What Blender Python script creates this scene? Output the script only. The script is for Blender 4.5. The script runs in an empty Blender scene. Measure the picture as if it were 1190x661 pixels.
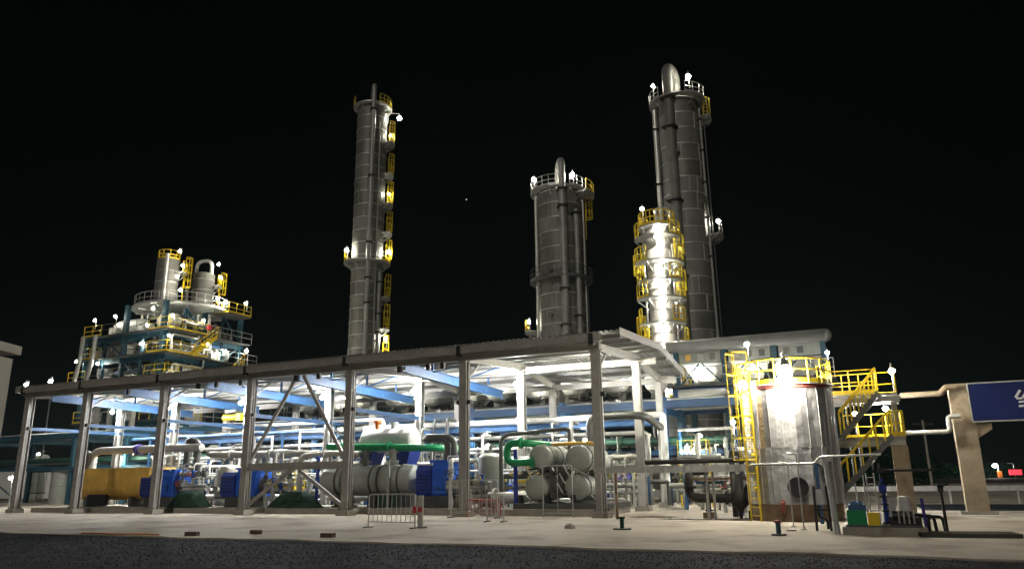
import bpy, math, random
from mathutils import Vector, Matrix
R = math.radians
random.seed(7)
sc = bpy.context.scene
COL = sc.collection
PI = math.pi
# ------------------------------------------------------------------ camera, sky, exposure
cam_d = bpy.data.cameras.new('camera'); cam = bpy.data.objects.new('camera', cam_d); COL.objects.link(cam)
cam_d.lens = 26.37; cam_d.sensor_width = 36; cam_d.clip_start = .1; cam_d.clip_end = 3000
cam.location = (0, 0, 1.6)
cam.rotation_euler = (Matrix.Rotation(R(90 + 14.56), 3, 'X') @ Matrix.Rotation(R(-.768), 3, 'Z')).to_euler()
sc.camera = cam
w = bpy.data.worlds.new('World'); sc.world = w; w.use_nodes = True
nt = w.node_tree; bg = nt.nodes['Background']
sky = nt.nodes.new('ShaderNodeTexSky'); sky.sky_type = 'NISHITA'; sky.sun_disc = False
sky.sun_elevation = R(32); sky.sun_rotation = R(200)
nt.links.new(sky.outputs[0], bg.inputs[0]); bg.inputs[1].default_value = .00005
sun_d = bpy.data.lights.new('front_fill', 'SUN'); sun_d.energy = .5; sun_d.angle = R(14); sun_d.color = (1, .93, .82)  # weak warm sun added as front fill, for street lamps behind the camera
sun = bpy.data.objects.new('front_fill', sun_d); COL.objects.link(sun)
sun.rotation_euler = (R(58), 0, R(-20))
sc.view_settings.view_transform = 'Standard'; sc.view_settings.look = 'None'
sc.view_settings.exposure = .15; sc.view_settings.gamma = 1; sc.view_settings.use_curve_mapping = False
sc.render.engine = 'CYCLES'
sc.cycles.use_denoising = True
sc.cycles.max_bounces = 5; sc.cycles.diffuse_bounces = 3; sc.cycles.glossy_bounces = 3
sc.cycles.sample_clamp_indirect = 4; sc.cycles.caustics_reflective = False; sc.cycles.caustics_refractive = False
# plant frame: a runs to the right along the shed front, d runs away from the front, origin at the shed's front corner
A = .4243; CX, CY = 3.6612, 32.9569
CA, SA = math.cos(A), math.sin(A)
def W(a, d, z=0): return Vector((CX + a*CA + d*SA, CY - a*SA + d*CA, z))
# ------------------------------------------------------------------ materials
MATS = {}
def mat(name, col, rough=.5, metal=0., var=.12, scale=3., bump=0., bscale=20., emit=None, dirt=None):
    m = bpy.data.materials.new(name); m.use_nodes = True; t = m.node_tree; p = t.nodes['Principled BSDF']
    p.inputs['Roughness'].default_value = rough; p.inputs['Metallic'].default_value = metal
    if name in ('asphalt', 'gravel', 'earth', 'apron', 'hedge', 'tarp'): p.inputs['Specular IOR Level'].default_value = .022 if name != 'apron' else .08
    if emit:
        p.inputs['Emission Color'].default_value = (*col, 1); p.inputs['Emission Strength'].default_value = emit
        p.inputs['Base Color'].default_value = (*col, 1); MATS[name] = m; return m
    tc = t.nodes.new('ShaderNodeTexCoord'); n = t.nodes.new('ShaderNodeTexNoise')
    n.inputs['Scale'].default_value = scale; n.inputs['Detail'].default_value = 6; n.inputs['Roughness'].default_value = .65
    t.links.new(tc.outputs['Object'], n.inputs['Vector'])
    cr = t.nodes.new('ShaderNodeValToRGB'); e = cr.color_ramp.elements
    e[0].position = .3; e[1].position = .72
    e[0].color = (*[max(0, c*(1 - 2*var)) for c in col], 1); e[1].color = (*[min(1, c*(1 + var)) for c in col], 1)
    t.links.new(n.outputs[0], cr.inputs[0]); out = cr.outputs[0]
    if dirt:
        n2 = t.nodes.new('ShaderNodeTexNoise'); n2.inputs['Scale'].default_value = dirt[1]; n2.inputs['Detail'].default_value = 8
        t.links.new(tc.outputs['Object'], n2.inputs['Vector'])
        r2 = t.nodes.new('ShaderNodeValToRGB'); r2.color_ramp.elements[0].position = dirt[2]; r2.color_ramp.elements[1].position = dirt[2] + .14
        t.links.new(n2.outputs[0], r2.inputs[0])
        mx = t.nodes.new('ShaderNodeMixRGB'); mx.inputs[2].default_value = (*dirt[0], 1)
        ml = t.nodes.new('ShaderNodeMath'); ml.operation = 'MULTIPLY'; ml.inputs[1].default_value = dirt[3] if len(dirt) > 3 else .7
        t.links.new(r2.outputs[0], ml.inputs[0]); t.links.new(ml.outputs[0], mx.inputs[0]); t.links.new(out, mx.inputs[1]); out = mx.outputs[0]
    t.links.new(out, p.inputs['Base Color'])
    mr = t.nodes.new('ShaderNodeMapRange'); mr.inputs[3].default_value = rough*.75; mr.inputs[4].default_value = min(1, rough*1.3)
    t.links.new(n.outputs[0], mr.inputs[0]); t.links.new(mr.outputs[0], p.inputs['Roughness'])
    if bump:
        n3 = t.nodes.new('ShaderNodeTexNoise'); n3.inputs['Scale'].default_value = bscale; n3.inputs['Detail'].default_value = 5
        t.links.new(tc.outputs['Object'], n3.inputs['Vector'])
        b = t.nodes.new('ShaderNodeBump'); b.inputs['Strength'].default_value = bump; b.inputs['Distance'].default_value = .14 if 'foil' in name else .05
        t.links.new(n3.outputs[0], b.inputs['Height']); t.links.new(b.outputs[0], p.inputs['Normal'])
    MATS[name] = m; return m
mat('apron', (.48, .435, .365), .8, 0, .1, .35, .25, 8, dirt=((.2, .165, .125), .42, .52, .75))
mat('asphalt', (.040, .046, .055), .85, 0, .45, .8, 1., 12, dirt=((.07, .078, .09), 9, .56, .6))
mat('earth', (.09, .085, .07), .9, 0, .25, .3, .5, 6)
mat('concrete', (.36, .33, .28), .8, 0, .15, 2, .3, 14, dirt=((.2, .16, .11), 1.6, .58))
mat('rusty_concrete', (.23, .15, .09), .85, 0, .25, 3, .3, 14, dirt=((.1, .06, .035), 2.5, .5))
mat('weathered_concrete', (.36, .29, .20), .85, 0, .15, 1.5, .4, 10, dirt=((.2, .11, .05), 1.3, .56))
mat('grey_steel', (.30, .285, .26), .5, .15, .12, 2, dirt=((.16, .14, .12), 3, .6, .5))
mat('pale_steel', (.5, .49, .46), .45, .05, .1, 2, dirt=((.35, .32, .27), 4, .62, .5))
mat('sheet', (.30, .30, .285), .42, .35, .08, 1.2, dirt=((.2, .19, .175), 1.5, .58, .5))
mat('cladding', (.32, .32, .30), .5, .5, .14, .8, .12, 5, dirt=((.25, .24, .21), .7, .58, .6))
mat('dark_cladding', (.20, .197, .177), .6, .35, .14, .7, .12, 4, dirt=((.13, .127, .11), .6, .55, .6))
mat('dark_cladding_b', (.175, .17, .15), .5, .4, .14, .7, .12, 4, dirt=((.12, .115, .1), .6, .52, .6))
mat('dark_cladding_c', (.225, .22, .205), .65, .3, .14, .7, .12, 4, dirt=((.14, .135, .12), .6, .55, .6))
mat('band', (.5, .5, .47), .45, .4, .1, 3)
mat('bright_cladding', (.76, .75, .70), .36, .6, .08, 1.5, .25, 2.5, dirt=((.45, .40, .31), 1.2, .6, .5))
mat('foil', (.76, .76, .76), .3, .4, .12, 2., .55, 1.6, dirt=((.5, .47, .42), 1.5, .58, .5))
mat('foil_dark_reflect', (.48, .48, .49), .34, .55, .12, 2., .55, 1.6, dirt=((.3, .28, .25), 1.5, .55, .5))  # darker foil, paints dark reflection streaks onto some tank sheets
mat('foil_gold_reflect', (.72, .58, .36), .32, .6, .2, 2., .7, 3.)  # gold tint paints in the yellow ladder's reflection on the tank
mat('galv', (.55, .55, .53), .4, .5, .12, 4)
mat('white_paint', (.68, .68, .65), .4, 0, .08, 3, dirt=((.42, .38, .3), 2.5, .62, .5))
mat('offwhite', (.50, .49, .43), .5, 0, .12, 1.5, dirt=((.33, .30, .24), 2, .6, .5))
mat('vessel_grey', (.33, .35, .31), .42, .1, .1, 1.5, dirt=((.25, .24, .2), 2, .6, .5))
mat('blue_steel', (.03, .105, .25), .5, .05, .18, 2, dirt=((.05, .1, .18), 2, .62, .5))
mat('sky_blue_steel', (.04, .115, .26), .45, .05, .12, 2, dirt=((.12, .2, .33), 2, .62, .5))
mat('navy_steel', (.022, .065, .15), .5, .05, .18, 2, dirt=((.04, .06, .1), 2, .6, .5))
mat('teal_steel', (.02, .075, .11), .55, .05, .2, 2)
mat('motor_blue', (.02, .115, .6), .45, .05, .15, 2, dirt=((.03, .05, .14), 2.2, .55, .7))
mat('deep_blue', (.012, .035, .27), .4, .05, .12, 2)
mat('sign_blue', (.005, .012, .085), .35, 0, .15, .6)
mat('yellow', (.78, .56, .015), .42, 0, .1, 3, dirt=((.45, .3, .03), 4, .65, .5))
mat('tank_yellow', (.80, .49, .10), .45, 0, .12, 1.2, dirt=((.45, .25, .04), 1.5, .6, .6))
mat('green', (.01, .24, .085), .3, .05, .12, 2)
mat('dark_green', (.012, .06, .04), .5, 0, .2, 2)
mat('tarp', (.03, .06, .04), .7, 0, .35, 2.5, .5, 6)
mat('black', (.012, .012, .013), .45, .1, .2, 3)
mat('dark_pipe', (.035, .03, .027), .5, .2, .25, 2)
mat('dark_grey', (.10, .10, .095), .5, .3, .15, 2)
mat('red', (.45, .03, .03), .5, 0, .1, 3)
mat('dull_red', (.22, .045, .03), .55, 0, .2, 4)
mat('orange', (.75, .2, .03), .5, 0, .15, 3)
mat('purple_blue', (.06, .04, .3), .4, .1, .1, 3)
mat('brick_brown', (.09, .055, .04), .9, 0, .3, 12, .5, 40)
mat('hedge', (.02, .06, .028), .8, 0, .4, 3)
mat('bark', (.06, .045, .035), .9)
mat('plaster', (.28, .26, .225), .85, 0, .05, .5, .2, 30)
mat('puddle', (.05, .045, .04), .05, 0, .1, 1)
mat('rail_white', (.45, .45, .42), .4, .1, .1, 3)
mat('glass', (.05, .06, .06), .08, .0, .1, 1)
mat('lamp_body', (.25, .25, .25), .5, .4, .1, 3)
mat('screen_red', (.9, .04, .06), .5, 0, emit=1.6)
WARM = (1., .93, .78); COOL = (1., .985, .95); NEUT = (1., .96, .80)
def lampmat(watts, r, col):
    k = 'light_%d_%d_%s' % (watts, r*100, {WARM: 'warm', COOL: 'cool', NEUT: 'neutral'}[col])
    if k not in MATS: mat(k, col, emit=watts/(4*PI*r*r*PI))
    return k
# ------------------------------------------------------------------ mesh builder
class MB:
    def __init__(s): s.v = []; s.f = []; s.sm = []
    def _add(s, vs, fs, smooth=False):
        o = len(s.v); s.v += [tuple(x) for x in vs]; s.f += [tuple(i + o for i in f) for f in fs]
        s.sm += ([smooth]*len(fs) if isinstance(smooth, bool) else smooth); return s
    def box(s, c, sz, rz=0., M=None):
        hx, hy, hz = sz[0]/2, sz[1]/2, sz[2]/2
        vs = [Vector((x, y, z)) for x in (-hx, hx) for y in (-hy, hy) for z in (-hz, hz)]
        m = M if M is not None else Matrix.Rotation(rz, 3, 'Z')
        c = Vector(c)
        return s._add([m @ v + c for v in vs], [(0, 1, 3, 2), (4, 6, 7, 5), (0, 4, 5, 1), (2, 3, 7, 6), (0, 2, 6, 4), (1, 5, 7, 3)])
    def frame(s, p, q):
        p, q = Vector(p), Vector(q); t = (q - p).normalized()
        up = Vector((0, 0, 1)) if abs(t.z) < .95 else Vector((0, 1, 0))
        x = t.cross(up).normalized(); y = x.cross(t).normalized(); return p, q, x, y, t
    def prof(s, p, q, pts, smooth=False):
        p, q, x, y, t = s.frame(p, q); n = len(pts)
        vs = [e + x*a + y*b for e in (p, q) for a, b in pts]
        fs = [(i, (i + 1) % n, n + (i + 1) % n, n + i) for i in range(n)]
        s._add(vs, fs, smooth)
        return s._add(vs, [tuple(range(n))[::-1], tuple(range(n, 2*n))])
    def bar(s, p, q, wd, h=None):
        h = h or wd; return s.prof(p, q, [(-wd/2, -h/2), (wd/2, -h/2), (wd/2, h/2), (-wd/2, h/2)])
    def ibeam(s, p, q, h=.3, b=.2, t=.025):
        h2, b2, t2 = h/2, b/2, t/2
        return s.prof(p, q, [(-b2, -h2), (b2, -h2), (b2, -h2 + t), (t2, -h2 + t), (t2, h2 - t), (b2, h2 - t), (b2, h2), (-b2, h2), (-b2, h2 - t), (-t2, h2 - t), (-t2, -h2 + t), (-b2, -h2 + t)])
    def angle(s, p, q, b=.1, t=.012): return s.prof(p, q, [(0, 0), (b, 0), (b, t), (t, t), (t, b), (0, b)])
    def cyl(s, p, q, r, r2=None, n=12, caps=True):
        r2 = r if r2 is None else r2; p, q, x, y, t = s.frame(p, q)
        vs = [e + (x*math.cos(2*PI*i/n) + y*math.sin(2*PI*i/n))*rr for e, rr in ((p, r), (q, r2)) for i in range(n)]
        s._add(vs, [(i, (i + 1) % n, n + (i + 1) % n, n + i) for i in range(n)], True)
        if caps: s._add(vs, [tuple(range(n))[::-1], tuple(range(n, 2*n))])
        return s
    def path(s, pts, r, n=10, bend=None, seg=5):
        pts = [Vector(p) for p in pts]; bend = bend if bend is not None else r*2.5
        c = [pts[0]]
        for i in range(1, len(pts) - 1):
            a, b, d = pts[i - 1], pts[i], pts[i + 1]
            u1 = a - b; u2 = d - b; k = min(bend, u1.length*.49, u2.length*.49)
            s1 = b + u1.normalized()*k; s2 = b + u2.normalized()*k
            for j in range(seg + 1):
                t = j/seg; c.append(s1*(1 - t)**2 + b*2*t*(1 - t) + s2*t*t)
        c.append(pts[-1]); N = len(c); rings = []
        t0 = (c[1] - c[0]).normalized(); up = Vector((0, 0, 1)) if abs(t0.z) < .95 else Vector((0, 1, 0))
        x = t0.cross(up).normalized()
        for i in range(N):
            t = (c[min(i + 1, N - 1)] - c[max(i - 1, 0)]).normalized()
            x = (x - t*x.dot(t)).normalized(); y = x.cross(t)
            rings += [c[i] + (x*math.cos(2*PI*k/n) + y*math.sin(2*PI*k/n))*r for k in range(n)]
        s._add(rings, [(i*n + k, i*n + (k + 1) % n, (i + 1)*n + (k + 1) % n, (i + 1)*n + k) for i in range(N - 1) for k in range(n)], True)
        return s._add(rings[:n] + rings[-n:], [tuple(range(n))[::-1], tuple(range(n, 2*n))])
    def lathe(s, prof, n=24, c=(0, 0, 0), a0=0., a1=2*PI, axis='z', smooth=True, closed=False):
        full = abs(a1 - a0 - 2*PI) < 1e-6; m = n if full else n + 1; vs = []
        for r, z in prof:
            for i in range(m):
                t = a0 + (a1 - a0)*i/n; v = (r*math.cos(t), r*math.sin(t), z)
                if axis == 'x': v = (z, v[0], v[1])
                if axis == 'y': v = (v[0], z, v[1])
                vs.append(Vector(v) + Vector(c))
        P = len(prof); fs = []
        for j in range(P if closed else P - 1):
            j2 = (j + 1) % P
            for i in range(n):
                i2 = (i + 1) % m if full else i + 1
                fs.append((j*m + i, j*m + i2, j2*m + i2, j2*m + i))
        s._add(vs, fs, smooth)
        if closed and not full: s._add([vs[j*m] for j in range(P)] + [vs[j*m + n] for j in range(P)], [tuple(range(P))[::-1], tuple(range(P, 2*P))])
        return s
    def ringband(s, r, z, h, t=.04, n=28, c=(0, 0, 0), a0=0., a1=2*PI, axis='z'):
        return s.lathe([(r, z), (r + t, z), (r + t, z + h), (r, z + h)], n, c, a0, a1, axis, False, True)
    def mesh(s, name):
        me = bpy.data.meshes.new(name); me.from_pydata(s.v, [], s.f)
        me.polygons.foreach_set('use_smooth', s.sm); me.update(); return me
    def build(s, name, m, parent=None):
        me = s.mesh(name); me.materials.append(MATS[m]); o = bpy.data.objects.new(name, me); COL.objects.link(o)
        if parent is not None: o.parent = parent
        return o
def tag(o, label=None, cat=None, group=None, kind=None):
    if label: o['label'] = label
    if cat: o['category'] = cat
    if group: o['group'] = group
    if kind: o['kind'] = kind
    return o
NTH = 'first second third fourth fifth sixth seventh eighth ninth tenth eleventh twelfth thirteenth fourteenth fifteenth sixteenth seventeenth eighteenth nineteenth twentieth twenty-first twenty-second'.split()
def thing(name, label, cat, a, d, z=0., rz=0., group=None, world=False):
    o = bpy.data.objects.new(name, None); COL.objects.link(o); o.empty_display_size = .2
    o.location = Vector((a, d, z)) if world else W(a, d, z); o.rotation_euler = (0, 0, (0 if world else -A) + rz)
    return tag(o, label, cat, group)
def children(o): return [c for c in bpy.data.objects if c.parent == o]
def copy_tree(o, kids, parent=None):
    c = o.copy(); COL.objects.link(c)
    if parent is not None: c.parent = parent
    for ch in kids.get(o.name, []): copy_tree(ch, kids, c)
    return c
def kidmap():
    k = {}
    for o in bpy.data.objects:
        if o.parent: k.setdefault(o.parent.name, []).append(o)
    return k
def inst(src, name, parent, loc, rz=0., rot=None):
    o = src.copy(); o.name = name; COL.objects.link(o); o.parent = parent; o.location = loc; o.rotation_euler = rot or (0, 0, rz); return o
# ------------------------------------------------------------------ ground
def sheet(name, pts, z, m, label=None):
    b = MB(); b._add([W(a, d, z) for a, d in pts], [tuple(range(len(pts)))]); o = b.build(name, m); tag(o, None, None, None, 'structure'); return o
sheet('ground', [(-600, -300), (600, -300), (600, 900), (-600, 900)], -.06, 'earth')
b = MB()   # the pale concrete apron: a slab with a slightly crooked front edge
N = 260; fr = []
for i in range(N + 1):
    a = -70 + i*(130/N); fr.append((a, -13.35 + .12*math.sin(a*.9) + .09*math.sin(a*2.3 + 1) + random.uniform(-.045, .045) - .02*(a if a > 0 else 0)))
top = [W(a, d, 0) for a, d in fr] + [W(60, 120, 0), W(-70, 120, 0)]; bot = [v + Vector((0, 0, -.09)) for v in top]; n = len(top)
b._add(top + bot, [tuple(range(n))] + [(i, n + i, n + (i + 1) % n, (i + 1) % n) for i in range(n)])
tag(b.build('pavement', 'apron'), kind='structure')
sheet('road', [(-120, -60), (60, -60), (60, -13.2), (-120, -13.2)], -.045, 'asphalt')
rdg = random.Random(99); gb = MB()
for k in range(26000):
    a = rdg.uniform(-34, 16); d = -13.5 - rdg.random()**1.3*9; r = rdg.uniform(.008, .03); c = W(a, d, -.045); h = r*rdg.uniform(.5, 1.1); q = rdg.uniform(0, 6.3)
    gb._add([c + Vector((r*math.cos(q + j*2.09)*rdg.uniform(.7, 1.2), r*math.sin(q + j*2.09)*rdg.uniform(.7, 1.2), 0)) for j in range(3)] + [c + Vector((0, 0, h))], [(0, 1, 3), (1, 2, 3), (2, 0, 3)])
mat('gravel', (.052, .060, .072), .8, 0, .6, 2.)
tag(gb.build('gravel', 'gravel'), 'loose dark gravel scattered over the asphalt', None, None, 'stuff')
# ------------------------------------------------------------------ lamps
def globe(r, n=8):
    b = MB(); pr = [(max(.001, r*math.sin(PI*i/6)), -r*math.cos(PI*i/6)) for i in range(7)]; return b.lathe(pr, n)
def lamp(label, a, d, z, watts=300, r=.16, pole=1.0, col=NEUT, arm=(0, 0), group=None, pr=.035, name='globe_lamp'):
    """well-glass lamp: globe under a cone cap, on a post (pole long) or with an arm to its support"""
    r *= .72
    t = thing(name, label, 'lamp', a + arm[0], d + arm[1], z - pole, group=group)
    gx, gy = -arm[0], -arm[1]
    pb = MB()
    top = (gx, gy, pole + r*1.9)
    pts = [(0, 0, 0), (0, 0, pole + r*2.4), (gx, gy, pole + r*2.4), top] if (gx or gy) else None
    if pts: pb.path(pts, pr, 6, bend=.15, seg=3)
    else: pb.path([(.0, r + .1, 0), (0, r + .1, pole + r*2.6), (0, 0, pole + r*2.6), top], pr, 6, bend=.12, seg=3)
    pb.build('post', 'lamp_body', t)
    MB().lathe([(r*.3, r*1.9), (r*.4, r*1.4), (r*.75, r*.85), (r*.7, r*.8)], 10, (gx, gy, pole)).build('cap', 'lamp_body', t)
    g = globe(r).build('globe', lampmat(watts, r, col), t); g.location = (gx, gy, pole)
    return t
def flood(label, a, d, z, watts, face=(0, -1), tilt=-.5, size=.4, col=NEUT, group=None, pole=0., stand=None):
    """square floodlight: housing, bracket and a glowing front pane that looks along face, tilted by tilt"""
    t = thing('floodlight', label, 'lamp', a, d, z, group=group)
    f = Vector((face[0], face[1], tilt)).normalized(); x = f.cross(Vector((0, 0, 1))).normalized(); y = x.cross(f)
    M = Matrix((x, f, y)).transposed()
    h = MB(); h.box(-f*.09, (size*1.12, .16, size*.9), M=M)
    for i in range(5): h.box(-f*.19 + x*(i - 2)*size*.2, (.02, .06, size*.8), M=M)
    h.build('housing', 'lamp_body', t)
    MB().box(f*.005, (size, .03, size*.75), M=M).build('pane', lampmat_area(watts, size*size*.75, col), t)
    k = MB(); k.path([x*size*.62, x*size*.62 - f*.35, -x*size*.62 - f*.35, -x*size*.62], .02, 5, bend=.05, seg=2)
    k.build('bracket', 'lamp_body', t)
    if pole: MB().cyl((-f.x*.35, -f.y*.35, -pole), (-f.x*.35, -f.y*.35, .1), .04, n=6).build('pole', 'galv', t)
    return t
def lampmat_area(watts, area, col):
    k = 'pane_%d_%d_%s' % (watts, area*1000, {WARM: 'warm', COOL: 'cool', NEUT: 'neutral'}[col])
    if k not in MATS: mat(k, col, emit=watts/(area*PI))
    return k
# ------------------------------------------------------------------ the open compressor shed
BAY = 6.558; FA = [-BAY*i for i in range(6)] + [-BAY*5 - 5.45]
ORD = ['corner', 'second', 'third', 'fourth', 'fifth', 'sixth', 'last']
DM, DR, HF, HM, HR = 6.74, 11.4, 7.15, 7.42, 6.9
shed = thing('compressor_shed', 'long open steel shed with a corrugated roof over the compressors', 'shed', 0, 0)
for i, a in enumerate(FA):
    for row, (d, h, wd) in enumerate(((0, HF, .42), (DM, HM, .42), (DR, HR, .36))):
        if row == 2 and i > 5: continue
        c = MB(); c.ibeam((a, d, .0), (a, d, h), wd, wd*.9, .05); co = c.build('column', 'grey_steel' if row == 0 else 'pale_steel', shed)
        pl = MB(); pl.box((a, d, .12), (wd*1.7, wd*1.7, .24)); pl.box((a, d, .255), (wd*1.35, wd*1.35, .03)); pl.build('plinth', 'concrete', co)
        MB().box((a, d, h + .012), (wd*1.3, wd*1.3, .024)).build('cap_plate', 'grey_steel', co)
        for sx in (-1, 1):
            for sy in (-1, 1): MB().cyl((a + sx*wd*.56, d + sy*wd*.56, .27), (a + sx*wd*.56, d + sy*wd*.56, .36), .03, n=6).build('anchor_bolt', 'dark_grey', co)
        if row == 0:
            MB().cyl((a + wd*.5 + .03, -.05, .4), (a + wd*.5 + .03, -.05, h - .1), .022, n=6).build('conduit', 'galv', co)
            MB().box((a, -wd*.5 - .01, h - .28), (wd*.95, .02, .5)).build('gusset', 'grey_steel', co)
            k = MB(); k.box((a, -.02, 5.15), (wd*1.75, wd*.5, .18)); k.build('clamp', 'black', co)
            k = MB(); k.box((a + .03, -.62, HF + .34), (.22, .2, .5)); k.build('gutter_bracket', 'black', co)
AL, AR = FA[-1] - .6, 1.35
# front eave: beam, gutter; rear beam; ridge beam
MB().bar((AL + .3, -.1, HF + .12), (.25, -.1, HF + .12), .28, .34).build('eave_beam', 'grey_steel', shed)
g = MB(); g.prof((AL, -.55, HF + .42), (AR - .9, -.55, HF + .42), [(-.16, -.18), (.16, -.18), (.16, .2), (.13, .2), (.13, -.14), (-.13, -.14), (-.13, .2), (-.16, .2)]).build('gutter', 'grey_steel', shed)
for dd, hh, nm in ((DM, HM + .05, 'ridge_beam'), (DR, HR + .1, 'rear_beam')):
    MB().ibeam((AL + .3, dd, hh), (AR - .3, dd, hh), .34, .2, .03).build(nm, 'pale_steel', shed)
for i, a in enumerate(FA):
    for (d0, h0), (d1, h1) in (((0, HF + .1), (DM, HM + .28)), ((DM, HM + .28), (DR + .3, HR + .2))):
        MB().ibeam((a, d0, h0), (a, d1, h1), .36, .2, .03).build('rafter', 'pale_steel', shed)
    if i < 6:
        MB().bar((a, 0, HF - 1.1), (a + .0, 1.5, HF + .0), .09).build('knee_brace', 'pale_steel', shed)
def roofz(d): return HF + .62 + (HM - HF + .12)*(d/DM) if d < DM else HM + .74 - (HM - HR)*1.15*((d - DM)/(DR - DM))
for d in (-.35, 1.4, 3.2, 5.0, 6.6, 8.3, 10.0, 11.6):
    zz = roofz(d) - .16
    MB().prof((AL + .1, d, zz), (AR - .1, d, zz), [(-.05, -.1), (.05, -.1), (.05, -.085), (-.03, -.085), (-.03, .085), (.05, .085), (.05, .1), (-.05, .1)]).build('purlin', 'grey_steel' if d < 0 else 'sheet', shed)
def corr(a0, a1, d0, d1):
    b = MB(); per = .26; n = max(1, int(round((a1 - a0)/per))); per = (a1 - a0)/n; xs = []
    for i in range(n): xs += [(a0 + per*(i + .0), 0), (a0 + per*(i + .3), 0), (a0 + per*(i + .45), .07), (a0 + per*(i + .75), .07)]
    xs.append((a1, 0)); m = len(xs); jit = random.uniform(-.006, .006)
    for e in (0, -.006):
        b._add([(x, d0 - .0, roofz(d0) + z + jit + e) for x, z in xs] + [(x, d1, roofz(d1) + z + jit + e) for x, z in xs],
               [(i, i + 1, m + i + 1, m + i) if e == 0 else (i, m + i, m + i + 1, i + 1) for i in range(m - 1)])
    return b
edges = [AL + (AR - AL)*i/13 for i in range(14)]
for i in range(13):
    for d0, d1 in ((-.78, DM - .02), (DM + .02, DR + .9)):
        corr(edges[i], edges[i + 1] - .004, d0, d1).build('roof_panel', 'sheet', shed)
MB().lathe([(.35, AL), (.36, AL), (.36, AR), (.35, AR)], 8, (0, DM, roofz(DM) - .2), PI*.15, PI*.85, 'x', False).build('ridge_cap', 'sheet', shed)
# verge trims on the right end
for d0, d1 in ((-.8, DM), (DM, DR + .9)):
    MB().bar((AR + .02, d0, roofz(d0) - .02), (AR + .02, d1, roofz(d1) - .02), .03, .34).build('verge_trim', 'grey_steel', shed)
# blue crane girders between the frames, blue ties, hangers and bracing rods
for k in range(1, 6):
    a = -BAY*(k + .5)
    gd = MB(); gd.ibeam((a, -.1, HF - .14), (a, DR - .2, HF - .42), .5, .26, .035); go = gd.build('crane_girder', 'sky_blue_steel', shed)
    for d in (2.6, 6.0, 9.2): MB().bar((a, d, HF - .0), (a, d, roofz(d) - .26), .1).build('hanger', 'blue_steel', go)
    for s_ in (-1, 1):
        MB().cyl((a, 6.0, HF - .05), (a + s_*3.0, 6.0, roofz(6) - .28), .045, n=6).build('tie_rod', 'blue_steel', go)
        MB().cyl((a, 2.6, HF - .05), (a + s_*2.6, 3.4, roofz(3.4) - .28), .03, n=6).build('tie_rod', 'blue_steel', go)
for i in range(2, 7):
    MB().bar((FA[i], .25, 5.15), (FA[i], 9.3, 5.15), .16, .2).build('cross_tie', 'blue_steel', shed)
# K bracing in the third bay of the front
a2, a3 = FA[2] - .2, FA[3] + .2; am = (a2 + a3)/2
MB().bar((a2, 0, 2.42), (a3, 0, 2.42), .2, .36).build('brace_beam', 'grey_steel', shed)
for p, q in (((am + .22, 0, HF - .1), (a2 - .02, 0, 2.75)), ((am - .22, 0, HF - .1), (a3 + .02, 0, 2.75)), ((am + .25, 0, 2.22), (a2, 0, .45)), ((am - .25, 0, 2.22), (a3, 0, .45))):
    MB().bar(p, q, .11, .17).build('brace', 'grey_steel', shed)
# small black fittings under the front eave
for k, a in enumerate((-7.7, -8.5, -10.15, -15.1, -16.6, -20.4, -22.2, -23.6, -29.2)):
    b = MB(); b.box((0, 0, -.2), (.2, .16, .3)); b.box((0, 0, -.025), (.06, .06, .12))
    t = tag(b.build('junction_box', 'black'), 'small black box under the shed eave, %s from the corner' % ['first', 'second', 'third', 'fourth', 'fifth', 'sixth', 'seventh', 'eighth', 'ninth'][k], 'box', 'boxes under the eave')
    t.location = W(a, -.1, HF - .0); t.rotation_euler = (0, 0, -A)
# lamps of the shed, one before each middle-row column
for i in range(1, 7):
    lamp('white lamp at the head of the middle-row column behind the %s front column' % ORD[i], FA[i] - .0, DM - .75, 6.65, 2200, .15, .25, COOL, arm=(0, .5), group='lamps in the shed')
lamp('round lamp hung under the roof of the bay beside the shed corner', -1.6, 4.6, 7.22, 1100, .17, .1, NEUT, group='lamps in the shed')
# low concrete machine plinths inside the shed
for k, (a0, a1, d0, d1) in enumerate(((-6.2, -.3, .9, 5.3), (-12.6, -7.2, 1.0, 6.0), (-19.3, -13.6, 1.2, 6.5), (-25.8, -20.2, 1.0, 6.0), (-38.2, -26.6, 1.0, 6.2))):
    b = MB(); b.box(((a0 + a1)/2, (d0 + d1)/2, .14), (a1 - a0, d1 - d0, .28)); o = b.build('machine_plinth', 'concrete')
    tag(o, 'low concrete machine plinth in the %s bay from the shed corner' % ['first', 'second', 'third', 'fourth', 'fifth'][k], 'plinth', 'machine plinths'); o.location = W(0, 0); o.rotation_euler = (0, 0, -A)
# ------------------------------------------------------------------ machines in the shed
def head(r, k=.45, n=5): return [(r*math.cos(PI/2*i/n), r*k*math.sin(PI/2*i/n)) for i in range(n + 1)]
def hdrum(b, x0, x1, y, z, r, n=24, axis='x', k=.35):
    h = head(r, k); prof = [(max(rr, .002), x0 - zz) for rr, zz in reversed(h)] + [(max(rr, .002), x1 + zz) for rr, zz in h]
    c = (0, y, z) if axis == 'x' else (y, 0, z)
    return b.lathe(prof, n, c, axis=axis)
def vdrum(b, z0, z1, r, c=(0, 0), n=24, k=.45):
    h = head(r, k); prof = [(max(rr, .002), z0 - zz) for rr, zz in reversed(h)] + [(max(rr, .002), z1 + zz) for rr, zz in h]
    return b.lathe(prof, n, (c[0], c[1], 0))
def flange(b, p, dirv, r, t=.06, n=12):
    p = Vector(p); dv = Vector(dirv).normalized(); return b.cyl(p - dv*t, p + dv*t, r, n=n)
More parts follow.
